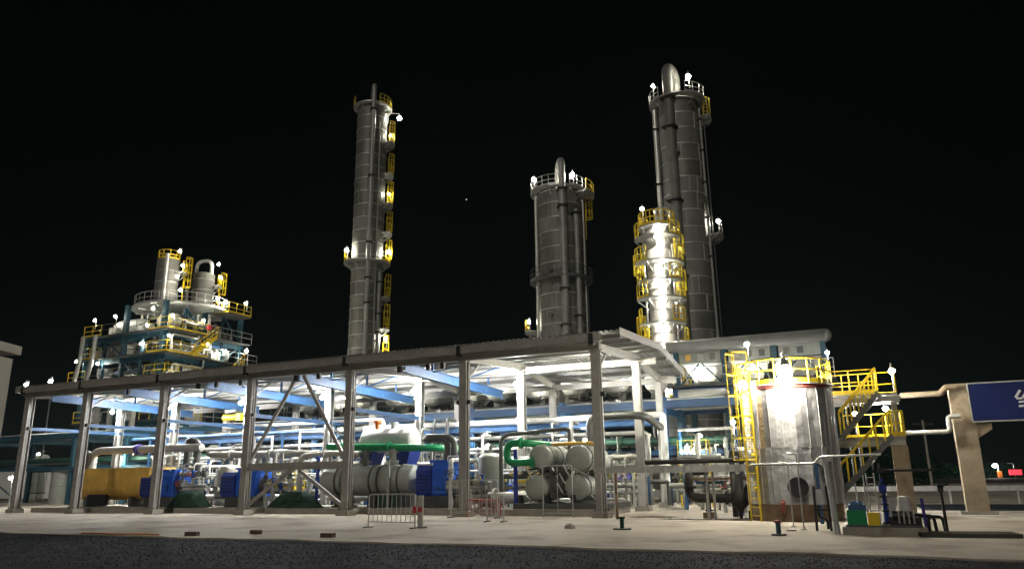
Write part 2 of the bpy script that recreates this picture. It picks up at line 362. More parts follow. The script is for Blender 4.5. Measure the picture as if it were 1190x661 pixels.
def motor(label, a, d, wd, z0=.54, h=1.6, ducts=False):
    t = thing('blue_motor', label, 'motor', a, d, z0, group='blue motors in the shed')
    b = MB(); b.box((0, 0, .25), (wd*.95, 1.3, .1)); b.box((-wd*.05, 0, -.03), (wd*.72, 1.15, .46)); b.build('base_frame', 'dark_grey', t)
    m = MB(); pr = [(-.62, .0), (.62, .0), (.7, .12), (.7, h*.78), (.55, h*.95), (-.55, h*.95), (-.7, h*.78), (-.7, .12)]
    m.prof((-wd*.12, 0, .31), (wd*.36, 0, .31), pr); mo = m.build('housing', 'motor_blue', t)
    for i in range(6): MB().box((-wd*.06 + i*wd*.075, -.72, h*.45 + .31), (.035, .06, h*.55)).build('cooling_fin', 'motor_blue', mo)
    MB().box((wd*.12, -.76, h*.42 + .3), (wd*.3, .14, h*.42)).build('terminal_box', 'motor_blue', t)
    f = MB(); f.prof((-wd*.47, 0, .28), (-wd*.125, 0, .28), [(-.66, .02), (.66, .02), (.8, .2), (.8, h*.74), (.6, h*.88), (-.6, h*.88), (-.8, h*.74), (-.8, .2)]); fo = f.build('fan_cowl', 'deep_blue', t)
    for i in range(5): MB().box((-wd*.3, -.81, .62 + i*.17), (wd*.28, .02, .05)).build('louvre', 'black', fo)
    s = MB(); s.cyl((wd*.36, 0, .95), (wd*.46, 0, .95), .42, .34, 16); s.cyl((wd*.46, 0, .95), (wd*.62, 0, .95), .13, n=10); s.build('drive_end', 'dark_grey', t)
    MB().box((0, .1, h*.95 + .36), (wd*.55, .9, .12)).build('top_plate', 'motor_blue', t)
    if ducts:
        for k, x in enumerate((.12, .52)):
            MB().path([(x, .15, h + .35), (x, .15, h + 1.45), (x - 1.5 - k*.3, .15, h + 1.45 + .12*k), (x - 1.6 - k*.3, 1.6, h + 1.45 + .12*k)], .17, 12, bend=.45).build('air_duct', 'dark_grey', t)
    MB().path([(wd*.2, -.5, h), (wd*.2, -.5, h + .5), (wd*.2 + .5, -.1, h + .5)], .04, 6).build('conduit', 'galv', t)
    return t
motor('blue motor left of the fifth front column beside the yellow drum', -28.9, 3.2, 3.1)
motor('blue motor behind the fourth front column beside a pale vertical drum', -22.4, 3.2, 3.0)
motor('blue motor with two grey air ducts rising from its top', -9.45, 3.2, 2.5, h=1.75, ducts=True)
# yellow drum
t = thing('yellow_drum', 'long yellow insulated drum lying in the far bay of the shed', 'drum', -33.3, 3.4, .28)
b = MB(); hdrum(b, -3.3, 3.3, 0, 1.36, .97, 28, k=.3); sh = b.build('shell', 'tank_yellow', t)
for x in (-3.1, -1.6, -.1, 1.4, 2.9): MB().ringband(.965, x - .05, .1, .03, 28, (0, 0, 1.36), axis='x').build('band', 'tank_yellow', sh)
for x in (-2.2, 1.9):
    b = MB(); b.box((x, 0, .3), (.3, 1.5, .6)); b.build('saddle', 'dark_grey', t)
b = MB(); b.box((.25, 0, 1.86), (6.7, 1.99, .98)); b.build('top_casing', 'tank_yellow', t)
for x in (-2.2, -.5, 1.2): MB().box((x, -1.0, 1.86), (.05, .03, .98)).build('casing_seam', 'tank_yellow', t)
b = MB(); b.box((-.9, -.84, .42), (1.6, .3, .66)); b.build('drain_box', 'black', t)
MB().path([(-2.9, 0, 2.2), (-2.9, 0, 3.3), (-2.4, 0, 3.5), (6.5, .2, 3.5)], .24, 12, bend=.6).build('suction_pipe', 'pale_steel', t)
b = MB(); flange(b, (1.2, .05, 3.5), (1, 0, 0), .34, .13); b.build('valve_collar', 'purple_blue', t)
b = MB(); b.path([(-3.6, -.3, 2.4), (-3.6, -.3, 3.4), (-2.9, -.3, 3.4), (-2.9, -.3, 2.2)], .18, 10); b.build('elbow', 'dark_grey', t)
# long grey vessel and white vessel in the third bay
t = thing('compressor_vessel', 'long pale grey horizontal vessel on saddles behind the K braced bay', 'vessel', -14.2, 3.6, .28)
b = MB(); hdrum(b, -2.75, 2.75, 0, 1.36, .8, 28); sh = b.build('shell', 'vessel_grey', t)
for x in (-1.9, -1.5, .35, .85, 2.1): MB().ringband(.795, x, .09, .07, 28, (0, 0, 1.36), axis='x').build('flange', 'dark_grey', sh)
for x in (-1.7, .6, 2.2):
    b = MB(); b.box((x, 0, .3), (.35, 1.3, .6)); b.box((x, 0, .04), (.6, 1.5, .08)); b.build('saddle', 'dark_grey', t)
for x, m in ((-.4, 'dark_grey'), (1.35, 'vessel_grey')):
    b = MB(); b.cyl((x, 0, 2.1), (x, 0, 3.0), .2, n=12); flange(b, (x, 0, 2.35), (0, 0, 1), .33); flange(b, (x, 0, 2.85), (0, 0, 1), .33); b.build('nozzle', m, t)
b = MB(); b.box((-1.1, -.95, 1.2), (.12, .12, 2.4)); b.build('support_post', 'vessel_grey', t)
b = MB(); b.box((1.75, -.95, 1.2), (.12, .12, 2.4)); b.build('support_post', 'vessel_grey', t)
for x in (1.1, 1.55, 2.0):
    b = MB(); b.box((x, -.2, .35), (.38, 1.0, .7)); b.cyl((x, -.2, .7), (x, -.2, .95), .12, n=8); b.build('pump_block', 'dark_green', t)
t = thing('white_vessel', 'bright white horizontal vessel raised above the long grey vessel', 'vessel', -14.1, 5.2, .28)
b = MB(); hdrum(b, -1.55, 1.55, 0, 3.55, .68, 24); b.build('shell', 'white_paint', t)
for x in (-1.2, 1.2):
    b = MB(); b._add([(x - .5, -.6, 2.95), (x + .5, -.6, 2.95), (x + .5, .6, 2.95), (x - .5, .6, 2.95), (x - .22, -.5, 2.1), (x + .22, -.5, 2.1), (x + .22, .5, 2.1), (x - .22, .5, 2.1)],
                     [(0, 3, 2, 1), (4, 5, 6, 7), (0, 1, 5, 4), (1, 2, 6, 5), (2, 3, 7, 6), (3, 0, 4, 7)]); b.build('saddle', 'deep_blue', t)
    MB().box((x, 0, 1.05), (.25, .25, 2.1)).build('post', 'deep_blue', t)
    MB().bar((x, -.5, 2.5), (x - .9, -.4, 1.2), .07).build('strut', 'black', t)
b = MB(); b.cyl((-.9, 0, 4.1), (-.9, 0, 4.7), .12, n=10); flange(b, (-.9, 0, 4.65), (0, 0, 1), .24); b.build('nozzle', 'orange', t)
b = MB(); b.cyl((.2, 0, 4.1), (.2, 0, 4.55), .15, n=10); flange(b, (.2, 0, 4.5), (0, 0, 1), .27); b.build('nozzle', 'white_paint', t)
def pipe(name, label, pts, r, m, fl=(), group=None, n=10, bend=None, sup=(), cat='pipe', loc=(0, 0)):
    """pts in plant coordinates; fl: flange positions (point, direction); sup: (x, y, z) feet of posts"""
    a0, d0, z0 = pts[0]; t = thing(name, label, cat, a0, d0, 0, group=group)
    P = [(a - a0, d - d0, z) for a, d, z in pts]
    MB().path(P, r, n, bend).build('run', m, t)
    for p, v in fl:
        b = MB(); flange(b, (p[0] - a0, p[1] - d0, p[2]), v, r*1.55, max(.03, r*.25)); b.build('flange', m, t)
    for x, y, z in sup:
        b = MB(); b.box((x - a0, y - d0, z/2), (.12, .12, z - r)); b.build('post', 'blue_steel' if m not in ('dark_pipe', 'black') else 'teal_steel', t)
    return t
pipe('green_pipe', 'bright green pipe running level in front of the white vessel', [(-17.4, 3.9, 3.55), (-11.0, 3.7, 3.3), (-10.2, 4.6, 3.3), (-10.2, 6.2, 3.3)], .2, 'green', [((-13.2, 3.77, 3.39), (1, 0, 0)), ((-16.3, 3.86, 3.5), (1, 0, 0))])
# vertical pale vessel
def vvessel(label, a, d, r, z0, z1, m='vessel_grey', z=.28, name='vertical_vessel', nozz=True, n=24):
    t = thing(name, label, 'vessel', a, d, z)
    b = MB(); vdrum(b, z0, z1, r, n=n); sh = b.build('shell', m, t)
    b = MB(); b.lathe([(r*.8, 0), (r*.86, 0), (r*.97, z0), (r*.9, z0)], n, smooth=True); b.build('skirt', m, t)
    b = MB(); b.ringband(r*.98, z0 - .05, .1, .05, n); b.build('base_ring', 'dark_grey', t)
    if nozz:
        b = MB(); b.cyl((0, 0, z1 + r*.4), (0, 0, z1 + r*.45 + .35), .1, n=8); flange(b, (0, 0, z1 + r*.45 + .3), (0, 0, 1), .2, .04); b.build('top_nozzle', m, t)
        b = MB(); b.cyl((0, -r*.9, z0 + (z1 - z0)*.3), (0, -r - .25, z0 + (z1 - z0)*.3), .1, n=8); flange(b, (0, -r - .22, z0 + (z1 - z0)*.3), (0, 1, 0), .2, .04); b.build('side_nozzle', m, t)
    return t
vvessel('pale vertical drum right of the motor with air ducts', -7.35, 4.4, .66, .75, 2.4)
vvessel('off white vertical drum left of the fourth front column', -25.9, 5.2, .85, .5, 2.1, 'offwhite')
pipe('lagged_pipe', 'short off white lagged pipe on the floor beside the pale vertical drum', [(-8.9, 3.0, .75), (-5.6, 3.0, .75), (-5.6, 4.6, .75)], .3, 'offwhite', [((-8.7, 3, .75), (1, 0, 0)), ((-6.4, 3, .75), (1, 0, 0))], bend=.5)
# twin-drum compressor beside the corner column
t = thing('twin_drum_compressor', 'grey green compressor of four short drums beside the corner column', 'compressor', -2.5, 2.4, .28)
b = MB(); b.box((0, .9, .12), (4.6, 3.6, .24)); b.build('skid', 'dark_grey', t)
for x in (-2.05, -.75, .55, 1.9): MB().box((x, -.5, .42), (.16, .25, .38)).build('foot', 'black', t)
for x, z, r, L in ((-1.15, 2.33, .56, 2.4), (.75, 2.25, .6, 2.6), (-1.35, .93, .6, 2.2), (.62, .93, .6, 2.2)):
    b = MB(); hdrum(b, -.25, L, x, z, r, 24, 'y', .22); dr = b.build('drum', 'vessel_grey', t)
    for y in (.05, L*.55): MB().ringband(r - .005, y, .1, .06, 24, (x, 0, z), axis='y').build('flange', 'vessel_grey', dr)
    for k in range(8):
        an = k*PI/4; MB().cyl((x + (r + .03)*math.cos(an), -.0, z + (r + .03)*math.sin(an)), (x + (r + .03)*math.cos(an), .2, z + (r + .03)*math.sin(an)), .03, n=5).build('bolt', 'dark_grey', dr)
for x in (-1.25, .7):
    for y in (.4, 1.4):
        b = MB(); b.cyl((x, y, 1.55), (x, y, 1.85), .22, n=10); flange(b, (x, y, 1.7), (0, 0, 1), .32, .05); b.build('cylinder', 'dark_grey', t)
b = MB(); b.box((-.38, .5, 1.2), (.62, 1.5, 1.5)); b.build('crankcase', 'dark_grey', t)
rq = random.Random(5)
for k in range(16):
    x = rq.uniform(-2.0, 1.6); z = rq.choice((1.55, 1.65, 1.75, .6, .7)); w_ = rq.uniform(.2, .6); y = rq.uniform(-.5, -.25)
    MB().path([(x, .1, z), (x, y, z), (x + w_, y, z + rq.uniform(-.3, .3)), (x + w_, .2, z)], rq.choice((.02, .03, .045)), 6, bend=.06, seg=2).build('small_pipe', rq.choice(('galv', 'dark_grey', 'black', 'vessel_grey')), t)
for x, z in ((-1.9, 1.6), (-.2, 1.62), (.15, 1.55), (1.5, 1.6), (-.35, .85)):
    b = MB(); b.box((x, -.3, z), (.22, .22, .2)); b.cyl((x, -.4, z), (x, -.58, z), .03, n=6); b.build('valve_block', 'dark_grey', t)
    MB().lathe([(.08, -.6), (.12, -.6), (.12, -.57), (.08, -.57)], 10, (x, 0, z), axis='y', closed=True).build('handwheel', 'black', t)
for k, (x, z) in enumerate(((-.6, 1.75), (-.25, 1.5), (-.35, 1.05), (.0, 1.8), (-1.9, 1.75), (1.45, 1.6))):
    b = MB(); b.path([(x, -.2, z), (x + .1, -.42, z + .1), (x + .35, -.42, z - .35), (x + .4, 0, z - .5)], .045, 6); b.build('small_pipe', 'galv', t)
for x in (-.35, 1.35):
    b = MB(); b.cyl((x, -.2, 1.55), (x, -.46, 1.55), .06, n=8); b.ringband(.1, -.48, .03, .03, 12, (x, 0, 1.55), axis='y'); b.build('valve', 'black', t)
MB().path([(1.5, .6, 2.7), (1.2, .6, 2.95), (-.9, .9, 2.95)], .09, 8).build('balance_pipe', 'tank_yellow', t)
pipe('green_pipe_loop', 'bright green U shaped pipe loop at the drum compressor', [(-3.9, 2.1, 2.38), (-5.35, 2.1, 2.38), (-5.35, 2.1, 3.3), (-4.4, 2.1, 3.3), (-3.6, 3.2, 3.2)], .18, 'green', [((-4.0, 2.1, 2.38), (1, 0, 0)), ((-4.6, 2.1, 3.3), (1, 0, 0))], bend=.42)
t = pipe('blue_standpipe', 'dark blue upright pipe under the green pipe loop', [(-5.0, 2.3, .2), (-5.0, 2.3, 3.0)], .1, 'deep_blue', [((-5, 2.3, 1.2), (0, 0, 1)), ((-5, 2.3, 2.2), (0, 0, 1))])
pipe('grey_arch_pipe', 'thin grey pipe arching over the green pipe loop', [(-6.1, 3.0, .4), (-6.1, 3.0, 3.75), (-3.0, 3.4, 3.95), (-2.6, 3.4, 3.95), (-2.6, 3.4, 2.9)], .1, 'dark_grey', bend=.5)
pipe('lagged_arch_pipe', 'fat dark lagged pipe arching behind the corner column', [(-2.3, 5.6, 2.2), (-2.3, 5.6, 4.65), (.1, 5.8, 4.65), (.5, 6.4, 4.6), (.6, 8.9, 4.2)], .19, 'dark_grey', bend=.5)
# dark green tarpaulins thrown over boxes
def tarp(label, a, d, w_, dp, h, seed):
    rd = random.Random(seed); nx, ny = 16, 10; vs = []
    for j in range(ny + 1):
        for i in range(nx + 1):
            u_, v_ = i/nx*2 - 1, j/ny*2 - 1; e = max(abs(u_), abs(v_))
            z = h*(1 - max(0, (e - .45)/.55)**1.4) + rd.uniform(-.05, .05)*(1 if e < .98 else .3)
            vs.append((u_*w_/2*(1 + rd.uniform(-.05, .05)), v_*dp/2*(1 + rd.uniform(-.05, .05)), max(.012, z)))
    m = nx + 1; b = MB(); b._add(vs, [(j*m + i, j*m + i + 1, (j + 1)*m + i + 1, (j + 1)*m + i) for j in range(ny) for i in range(nx)], True)
    o = b.build('tarpaulin', 'tarp'); tag(o, label, 'tarpaulin', 'tarpaulins'); o.location = W(a, d, .283); o.rotation_euler = (0, 0, -A)
tarp('dark green tarpaulin heap right of the fifth front column', -25.6, 1.9, 2.3, 1.4, .85, 1)
tarp('dark green tarpaulin heap behind the K brace', -18.3, 2.4, 2.5, 1.6, .8, 2)
b = MB()
tarp('flat dark green tarpaulin at the foot of the K brace', -17.2, 1.5, 2.9, .5, .26, 3)
# upright frame and gauge ladder-like frames in the middle bays
def hframe(label, a, d, w_, h, m='white_paint', rungs=4, name='pipe_trestle'):
    t = thing(name, label, 'frame', a, d, .28, group='pale pipe frames')
    for x in (-w_/2, w_/2): MB().bar((x, 0, 0), (x, 0, h), .12).build('upright', m, t)
    for k in range(rungs): MB().bar((-w_/2 + .06, 0, h*(k + 1)/rungs - .06), (w_/2 - .06, 0, h*(k + 1)/rungs - .06), .09).build('crossbar', m, t)
    return t
hframe('tall white pipe frame between the fifth and fourth front columns', -25.4, 7.4, 1.5, 4.3)
hframe('wide white pipe frame behind the left brace of the K bay', -20.6, 7.4, 3.6, 4.5, rungs=5)
hframe('tall narrow white pipe frame behind the right brace of the K bay', -17.0, 7.4, .9, 4.6, rungs=3)
hframe('slim pale pipe frame behind the motor with air ducts', -10.8, 4.9, .8, 3.6, 'pale_steel', 3)
t = thing('hand_wheel', 'large dark handwheel on a spindle inside the K braced bay', 'valve', -18.6, 6.8, .28)
b = MB(); b.lathe([(.52, -.05), (.62, -.05), (.62, .05), (.52, .05)], 20, (0, 0, 3.5), axis='y', closed=True)
b.build('wheel', 'teal_steel', t)
for k in range(3): an = k*PI/3; MB().cyl((-.55*math.cos(an), 0, 3.5 - .55*math.sin(an)), (.55*math.cos(an), 0, 3.5 + .55*math.sin(an)), .035, n=6).build('spoke', 'teal_steel', t)
b = MB(); b.cyl((0, -.1, 3.5), (0, .9, 3.5), .07, n=8); b.cyl((0, .9, 0), (0, .9, 3.6), .14, n=10); b.build('spindle', 'dark_grey', t)
pipe('lagged_pipe', 'pale lagged pipe with a dark elbow above the K brace beam', [(-18.9, 3.4, .4), (-18.9, 3.4, 3.05), (-16.2, 3.4, 3.15), (-14.9, 3.4, 3.05)], .16, 'offwhite', [((-17.2, 3.4, 3.1), (1, 0, 0))], bend=.4)
pipe('blue_post_pipe', 'dark blue upright pipe left of the long grey vessel', [(-17.35, 3.0, .2), (-17.35, 3.0, 3.0)], .09, 'deep_blue', [((-17.35, 3, 1.5), (0, 0, 1))])
pipe('dark_riser', 'thick dark grey pipe bending down behind the blue motor near the yellow drum', [(-27.3, 3.8, 2.3), (-27.3, 3.8, 4.1), (-28.2, 3.8, 4.3), (-28.2, 3.8, 2.6)], .2, 'dark_grey', [((-27.3, 3.8, 2.7), (0, 0, 1))], bend=.35)
pipe('lagged_pipe', 'long pale lagged pipe from the yellow drum to the fourth front column', [(-27.0, 4.6, 3.35), (-18.5, 4.6, 3.2)], .22, 'offwhite', [((-25.3, 4.6, 3.3), (1, 0, 0)), ((-21.4, 4.6, 3.25), (1, 0, 0))])
# white/blue longitudinal rack at d = 9.5 inside the shed
t = thing('inner_rack', 'low blue rack of posts and a beam running through the shed under a white pipe', 'pipe rack', -38, 9.5)
MB().ibeam((0, 0, 4.55), (38.4, 0, 4.55), .32, .22, .03).build('beam', 'sky_blue_steel', t)
MB().ibeam((0, 1.2, 4.5), (38.4, 1.2, 4.5), .22, .2, .03).build('beam', 'blue_steel', t)
for k in range(6):
    for y in (0, 1.2): MB().ibeam((.6 + k*6.2, y, .0), (.6 + k*6.2, y, 4.38), .2, .2, .025).build('post', 'blue_steel', t)
    MB().bar((.6 + k*6.2, .12, 4.2), (.6 + k*6.2, 1.08, 4.2), .12).build('cross_bar', 'blue_steel', t)
pipe('white_pipe', 'fat white pipe along the inner rack, bending down at the shed corner', [(-37.5, 9.45, 4.9), (.35, 9.45, 4.9), (.6, 9.45, 4.9), (.6, 9.45, .25)], .19, 'white_paint', [((-8, 9.45, 4.9), (1, 0, 0)), ((-20, 9.45, 4.9), (1, 0, 0)), ((.6, 9.45, 2.2), (0, 0, 1))], bend=.45)
for k, (y, r, m, z) in enumerate(((10.0, .1, 'galv', 4.82), (10.4, .13, 'offwhite', 4.85), (10.8, .09, 'sky_blue_steel', 4.8))):
    pipe('rack_pipe', '%s on the inner rack behind the fat white pipe' % ['thin grey pipe', 'off white pipe', 'thin blue pipe'][k], [(-37.5, y, z), (.2 - k*.4, y, z)], r, m, n=8)
pipe('long_blue_rail', 'long light blue pipe rail crossing the left bays of the shed', [(-37.8, 7.6, 4.75), (-20.2, 7.6, 4.75)], .12, 'sky_blue_steel', n=8, sup=((-36, 7.6, 4.7), (-24, 7.6, 4.7)))
pipe('white_rail_pipe', 'white pipe above the pale frames in the left bays', [(-29.5, 7.9, 5.3), (-17, 7.9, 5.3), (-16.4, 7.9, 5.3), (-16.4, 7.9, 2.0)], .11, 'white_paint', n=8, sup=((-27, 7.9, 5.2), (-20, 7.9, 5.2)))
# ------------------------------------------------------------------ helpers for platforms, railings, ladders
def rail(parent, pts, h=1.1, step=1.3, m='yellow', near=False, name='railing', r=.03, toe=True, mid=2):
    pts = [Vector(p) for p in pts]; up = Vector((0, 0, 1))
    posts = []
    for p, q in zip(pts[:-1], pts[1:]):
        n = max(1, int(round((q - p).length/step)))
        posts += [p + (q - p)*k/n for k in range(n)]
    posts.append(pts[-1])
    one = MB()
    for p in posts:
        b = MB() if near else one
        b.cyl(p, p + up*h, r, n=6)
        if near: b.build('rail_post', m, parent)
    for k in range(mid):
        b = MB() if near else one
        b.path([p + up*h*(1 - k*.5/ (mid - .999 if mid > 1 else 1) * (1 if mid > 1 else 0)) if k == 0 else p + up*h*(.5 if mid == 2 else (1 - k/mid)) for p in pts], r*.95, 6, bend=.02, seg=1)
        if near: b.build('hand_rail' if k == 0 else 'mid_rail', m, parent)
    if toe:
        b = MB() if near else one
        for p, q in zip(pts[:-1], pts[1:]): b.bar(p + up*.09, q + up*.09, .02, .16)
        if near: b.build('toe_board', m, parent)
    if not near: return one.build(name, m, parent)
def arc(r, z, a0, a1, n=8, c=(0, 0)): return [(c[0] + r*math.cos(a0 + (a1 - a0)*i/n), c[1] + r*math.sin(a0 + (a1 - a0)*i/n), z) for i in range(n + 1)]
def ringdeck(parent, r0, r1, z, a0, a1, rails=None, m='galv', rm='yellow', t=.12, n=20, rr=.035, h=1.1):
    o = MB().lathe([(r0, z - t), (r1, z - t), (r1, z), (r0, z)], n, (0, 0, 0), a0, a1, 'z', False, True).build('platform', m, parent)
    for s0, s1 in (rails if rails is not None else [(a0, a1)]): rail(o, arc(r1 - .05, z, s0, s1, max(3, int((s1 - s0)*4))), h, 1.0, rm, r=rr)
    k = max(2, int((a1 - a0)/.7))
    for i in range(k + 1):
        an = a0 + (a1 - a0)*i/k; MB().bar((r0*.98*math.cos(an), r0*.98*math.sin(an), z - t - .7), ((r1 - .1)*math.cos(an), (r1 - .1)*math.sin(an), z - t - .03), .07).build('bracket', m, o)
    return o
def ladder(parent, p0, z1, out, cage=True, m='yellow', wd=.5):
    """vertical ladder from p0 up to z1; out = unit direction away from the wall"""
    p0 = Vector(p0); o = Vector((out[0], out[1], 0)).normalized(); s = Vector((-o.y, o.x, 0)); L = z1 - p0.z; b = MB()
    for k in (-1, 1): b.bar(p0 + s*k*wd/2, p0 + s*k*wd/2 + Vector((0, 0, L)), .06)
    for i in range(int(L/.3)): b.cyl(p0 + s*wd/2 + Vector((0, 0, .3*i + .2)), p0 - s*wd/2 + Vector((0, 0, .3*i + .2)), .018, n=4, caps=False)
    lo = b.build('ladder', m, parent)
    if cage:
        c = MB(); z = 2.2 if L > 4 else .6; zs = []
        while z < L + .9: zs.append(z); z += .8
        ang0 = math.atan2(s.y, s.x)
        def pt(k, zz): an = PI*k/6; return p0 + s*(.38*math.cos(an)) + o*(.1 + .62*math.sin(an)) + Vector((0, 0, zz))
        for zz in zs:
            for k in range(6): c.bar(pt(k, zz), pt(k + 1, zz), .015, .06 if wd < .54 else .045)
        for k in range(0, 7, 1 if wd < .54 else 2): c.bar(pt(k, zs[0]), pt(k, zs[-1]), .05 if wd < .54 else .03, .012)
        c.build('cage', m, lo)
    return lo
def camang(a, d):
    p = W(a, d); x = -(p.x*CA - p.y*SA); y = -(p.x*SA + p.y*CA); return math.atan2(y, x)
# ------------------------------------------------------------------ outer pipe rack behind the shed
rk = thing('pipe_rack', 'long blue steel pipe rack of two tiers behind the shed', 'pipe rack', 0, 0)
RA = [6.2 - 6.56*k for k in range(12)]
for k, a in enumerate(RA):
    m = 'blue_steel' if a > -38 else 'teal_steel'
    for d in (14, 19): MB().ibeam((a, d, 0), (a, d, 6.3), .34, .34, .04).build('post', m, rk)
    for z in (3.3, 5.55): MB().ibeam((a, 14.2, z), (a, 18.8, z), .4, .22, .03).build('cross_beam', m, rk)
    if k % 2 == 0 and k < 11:
        MB().bar((a - .2, 14, .3), (a - 6.3, 14, 3.1), .11).build('brace', m, rk) if k > 1 else None
for (z, h) in ((5.86, .46), (3.05, .3)):
    for d in (13.8, 19.2):
        MB().ibeam((6.5, d, z), (-36, d, z), h, .24, .035).build('long_beam', 'navy_steel', rk)
        MB().ibeam((-36.02, d, z), (-66.5, d, z), h, .24, .035).build('long_beam', 'teal_steel', rk)
tier = [('upper', 5.82), ('lower', 3.55)]
cols = {'upper': [('white', 'white_paint', .2), ('grey lagged', 'galv', .26), ('off white', 'offwhite', .16), ('blue', 'sky_blue_steel', .12), ('silver', 'cladding', .3), ('thin white', 'white_paint', .1), ('dull silver', 'cladding', .22), ('thin grey', 'galv', .11)],
        'lower': [('dark green', 'dark_green', .2), ('dark grey', 'dark_grey', .24), ('off white', 'offwhite', .18), ('silver', 'galv', .26), ('green', 'green', .12), ('white', 'white_paint', .22), ('grey', 'vessel_grey', .2)]}
for nm, z in tier:
    d = 14.45
    for i, (cn, m, r) in enumerate(cols[nm]):
        a1, a0 = 5.9 - (i*1.7 % 5), -65 + (i*2.3 % 6)
        fl = [((-3.3 - 6.56*j - i*.4, d + r, z + r + .02), (1, 0, 0)) for j in range(0, 5, 2)]
        pts = [(a0, d + r, z + r + .02), (a1, d + r, z + r + .02)]
        if i in (1, 5): pts += [(a1 + .6, d + r, z + r + .02), (a1 + .6, d + r, .4)]
        pipe('rack_pipe', '%s pipe, %s of the %s tier of the outer pipe rack' % (cn, ['frontmost', 'second', 'third', 'fourth', 'fifth', 'sixth', 'seventh', 'last'][i], nm), pts, r, m, fl, 'pipes on the outer rack', 10)
        d += 2*r + .22
# pipes that drop from the rack towards the machines
BAYN = ['first', 'second', 'third', 'fourth', 'fifth', 'sixth']
for k in range(14):
    a = -1.8 - 2.6*k; m = ['offwhite', 'galv', 'white_paint', 'vessel_grey', 'dark_grey'][k % 5]; r = .1 + .05*(k*7 % 3)
    cn = {'offwhite': 'off white', 'galv': 'silver grey', 'white_paint': 'white', 'vessel_grey': 'greenish grey', 'dark_grey': 'dark grey'}[m]
    z0 = 3.9 + (k*5 % 3)*.25
    pipe('drop_pipe', '%s drop pipe, %s of the row behind the shed counted from the corner' % (cn, NTH[k]), [(a, 14.6, z0), (a, 12.9 - .2*(k % 3), z0), (a, 12.9 - .2*(k % 3), .9), (a + .9, 12.7 - .2*(k % 3), .9), (a + .9, 8.4, .9)], r, m, [((a, 12.9 - .2*(k % 3), 2.0), (0, 0, 1)), ((a, 12.9 - .2*(k % 3), 2.5), (0, 0, 1))], 'drop pipes behind the shed', 9, .35)
# ------------------------------------------------------------------ exchanger deck and ground equipment behind the rack
ed = thing('exchanger_deck', 'raised steel deck with a thin railing carrying a row of silver drums', 'platform', 0, 0)
MB().box((-16, 23.2, 6.9), (42, 5.4, .16)).build('floor_plate', 'dark_grey', ed)
for a in [4 - 6.0*k for k in range(8)]:
    for d in (20.9, 25.5): MB().ibeam((a, d, 0), (a, d, 6.75), .3, .3, .035).build('post', 'blue_steel', ed)
MB().ibeam((5, 20.6, 6.62), (-37, 20.6, 6.62), .36, .2, .03).build('edge_beam', 'blue_steel', ed)
rail(ed, [(-2, 20.6, 6.98), (-36.9, 20.6, 6.98)], 1.1, 1.5, m='dark_grey', toe=False)
rail(ed, [(4.9, 20.55, 6.98), (-1.5, 20.55, 6.98)], 1.1, 1.5)
for k in range(11):
    a = -2.6 - 3.1*k; r = .78 + .14*((k*5) % 3)
    t = thing('heat_exchanger', 'silver heat exchanger drum on the raised deck, %s from the bright column' % ['first', 'second', 'third', 'fourth', 'fifth', 'sixth', 'seventh', 'eighth', 'ninth', 'tenth', 'eleventh'][k], 'heat exchanger', a, 23, 6.98, group='drums on the raised deck')
    b = MB(); hdrum(b, -1.7, 1.6, 0, r + .45, r, 22, 'y', .4); b.build('shell', ['white_paint', 'galv', 'bright_cladding'][k % 3], t)
    for y in (-1.2, 1.1): MB().ringband(r - .01, y, .12, .07, 22, (0, 0, r + .45), axis='y').build('flange', 'galv', t)
    for y in (-.8, .9): MB().box((0, y, .3), (r*1.3, .22, .6)).build('saddle', 'dark_grey', t)
    b = MB(); b.cyl((0, -.9, 2*r + .4), (0, -.9, 2*r + .9), .14, n=8); flange(b, (0, -.9, 2*r + .85), (0, 0, 1), .24, .04); b.build('nozzle', 'galv', t)
for k in range(7):
    lamp('small lamp on the railing of the raised drum deck, %s from the bright column' % ['first', 'second', 'third', 'fourth', 'fifth', 'sixth', 'seventh'][k], -4.1 - 6.2*k, 20.45, 8.5, 330, .13, 1.5, NEUT, group='lamps on the raised deck')
rd = random.Random(3)
kinds = [('silver', 'cladding'), ('off white', 'offwhite'), ('grey', 'vessel_grey'), ('white', 'white_paint'), ('dull silver', 'galv')]
for k in range(22):
    a = 2.5 - 3.35*k; cn, m = kinds[(k*3 + k//5) % 5]; d = 21.3 + (k % 3)*2.2
    if k % 4 == 2:
        t = thing('ground_exchanger', '%s horizontal drum on the ground behind the outer rack, %s from the corner' % (cn, NTH[k]), 'drum', a, d, 0, group='drums behind the outer rack')
        b = MB(); hdrum(b, -1.4, 1.4, 0, 1.5, .8, 20); b.build('shell', m, t)
        for x in (-.8, .8): MB().box((x, 0, .38), (.25, 1.1, .76)).build('saddle', 'concrete', t)
    else:
        vvessel('%s upright drum on the ground behind the outer rack, %s from the corner' % (cn, NTH[k]), a, d, .7 + .15*(k % 3), .9, 3.0 + (k*7 % 4)*.5, m, 0., 'upright_drum', n=18)['group'] = 'drums behind the outer rack'
for k in range(8):
    lamp('low white lamp under the outer rack, %s from the corner' % ['first', 'second', 'third', 'fourth', 'fifth', 'sixth', 'seventh', 'eighth'][k], [1.0, -5.2, -11.9, -18.4, -25, -31.6, -38.6, -46][k], 13.2, [3.25, 3.9, 3.7, 3.9, 3.5, 3.8, 3.3, 3.6][k], 700, .13, [3.0, 3.6, 3.4, 3.6, 3.2, 3.5, 3.0, 3.3][k], NEUT, group='lamps under the outer rack')
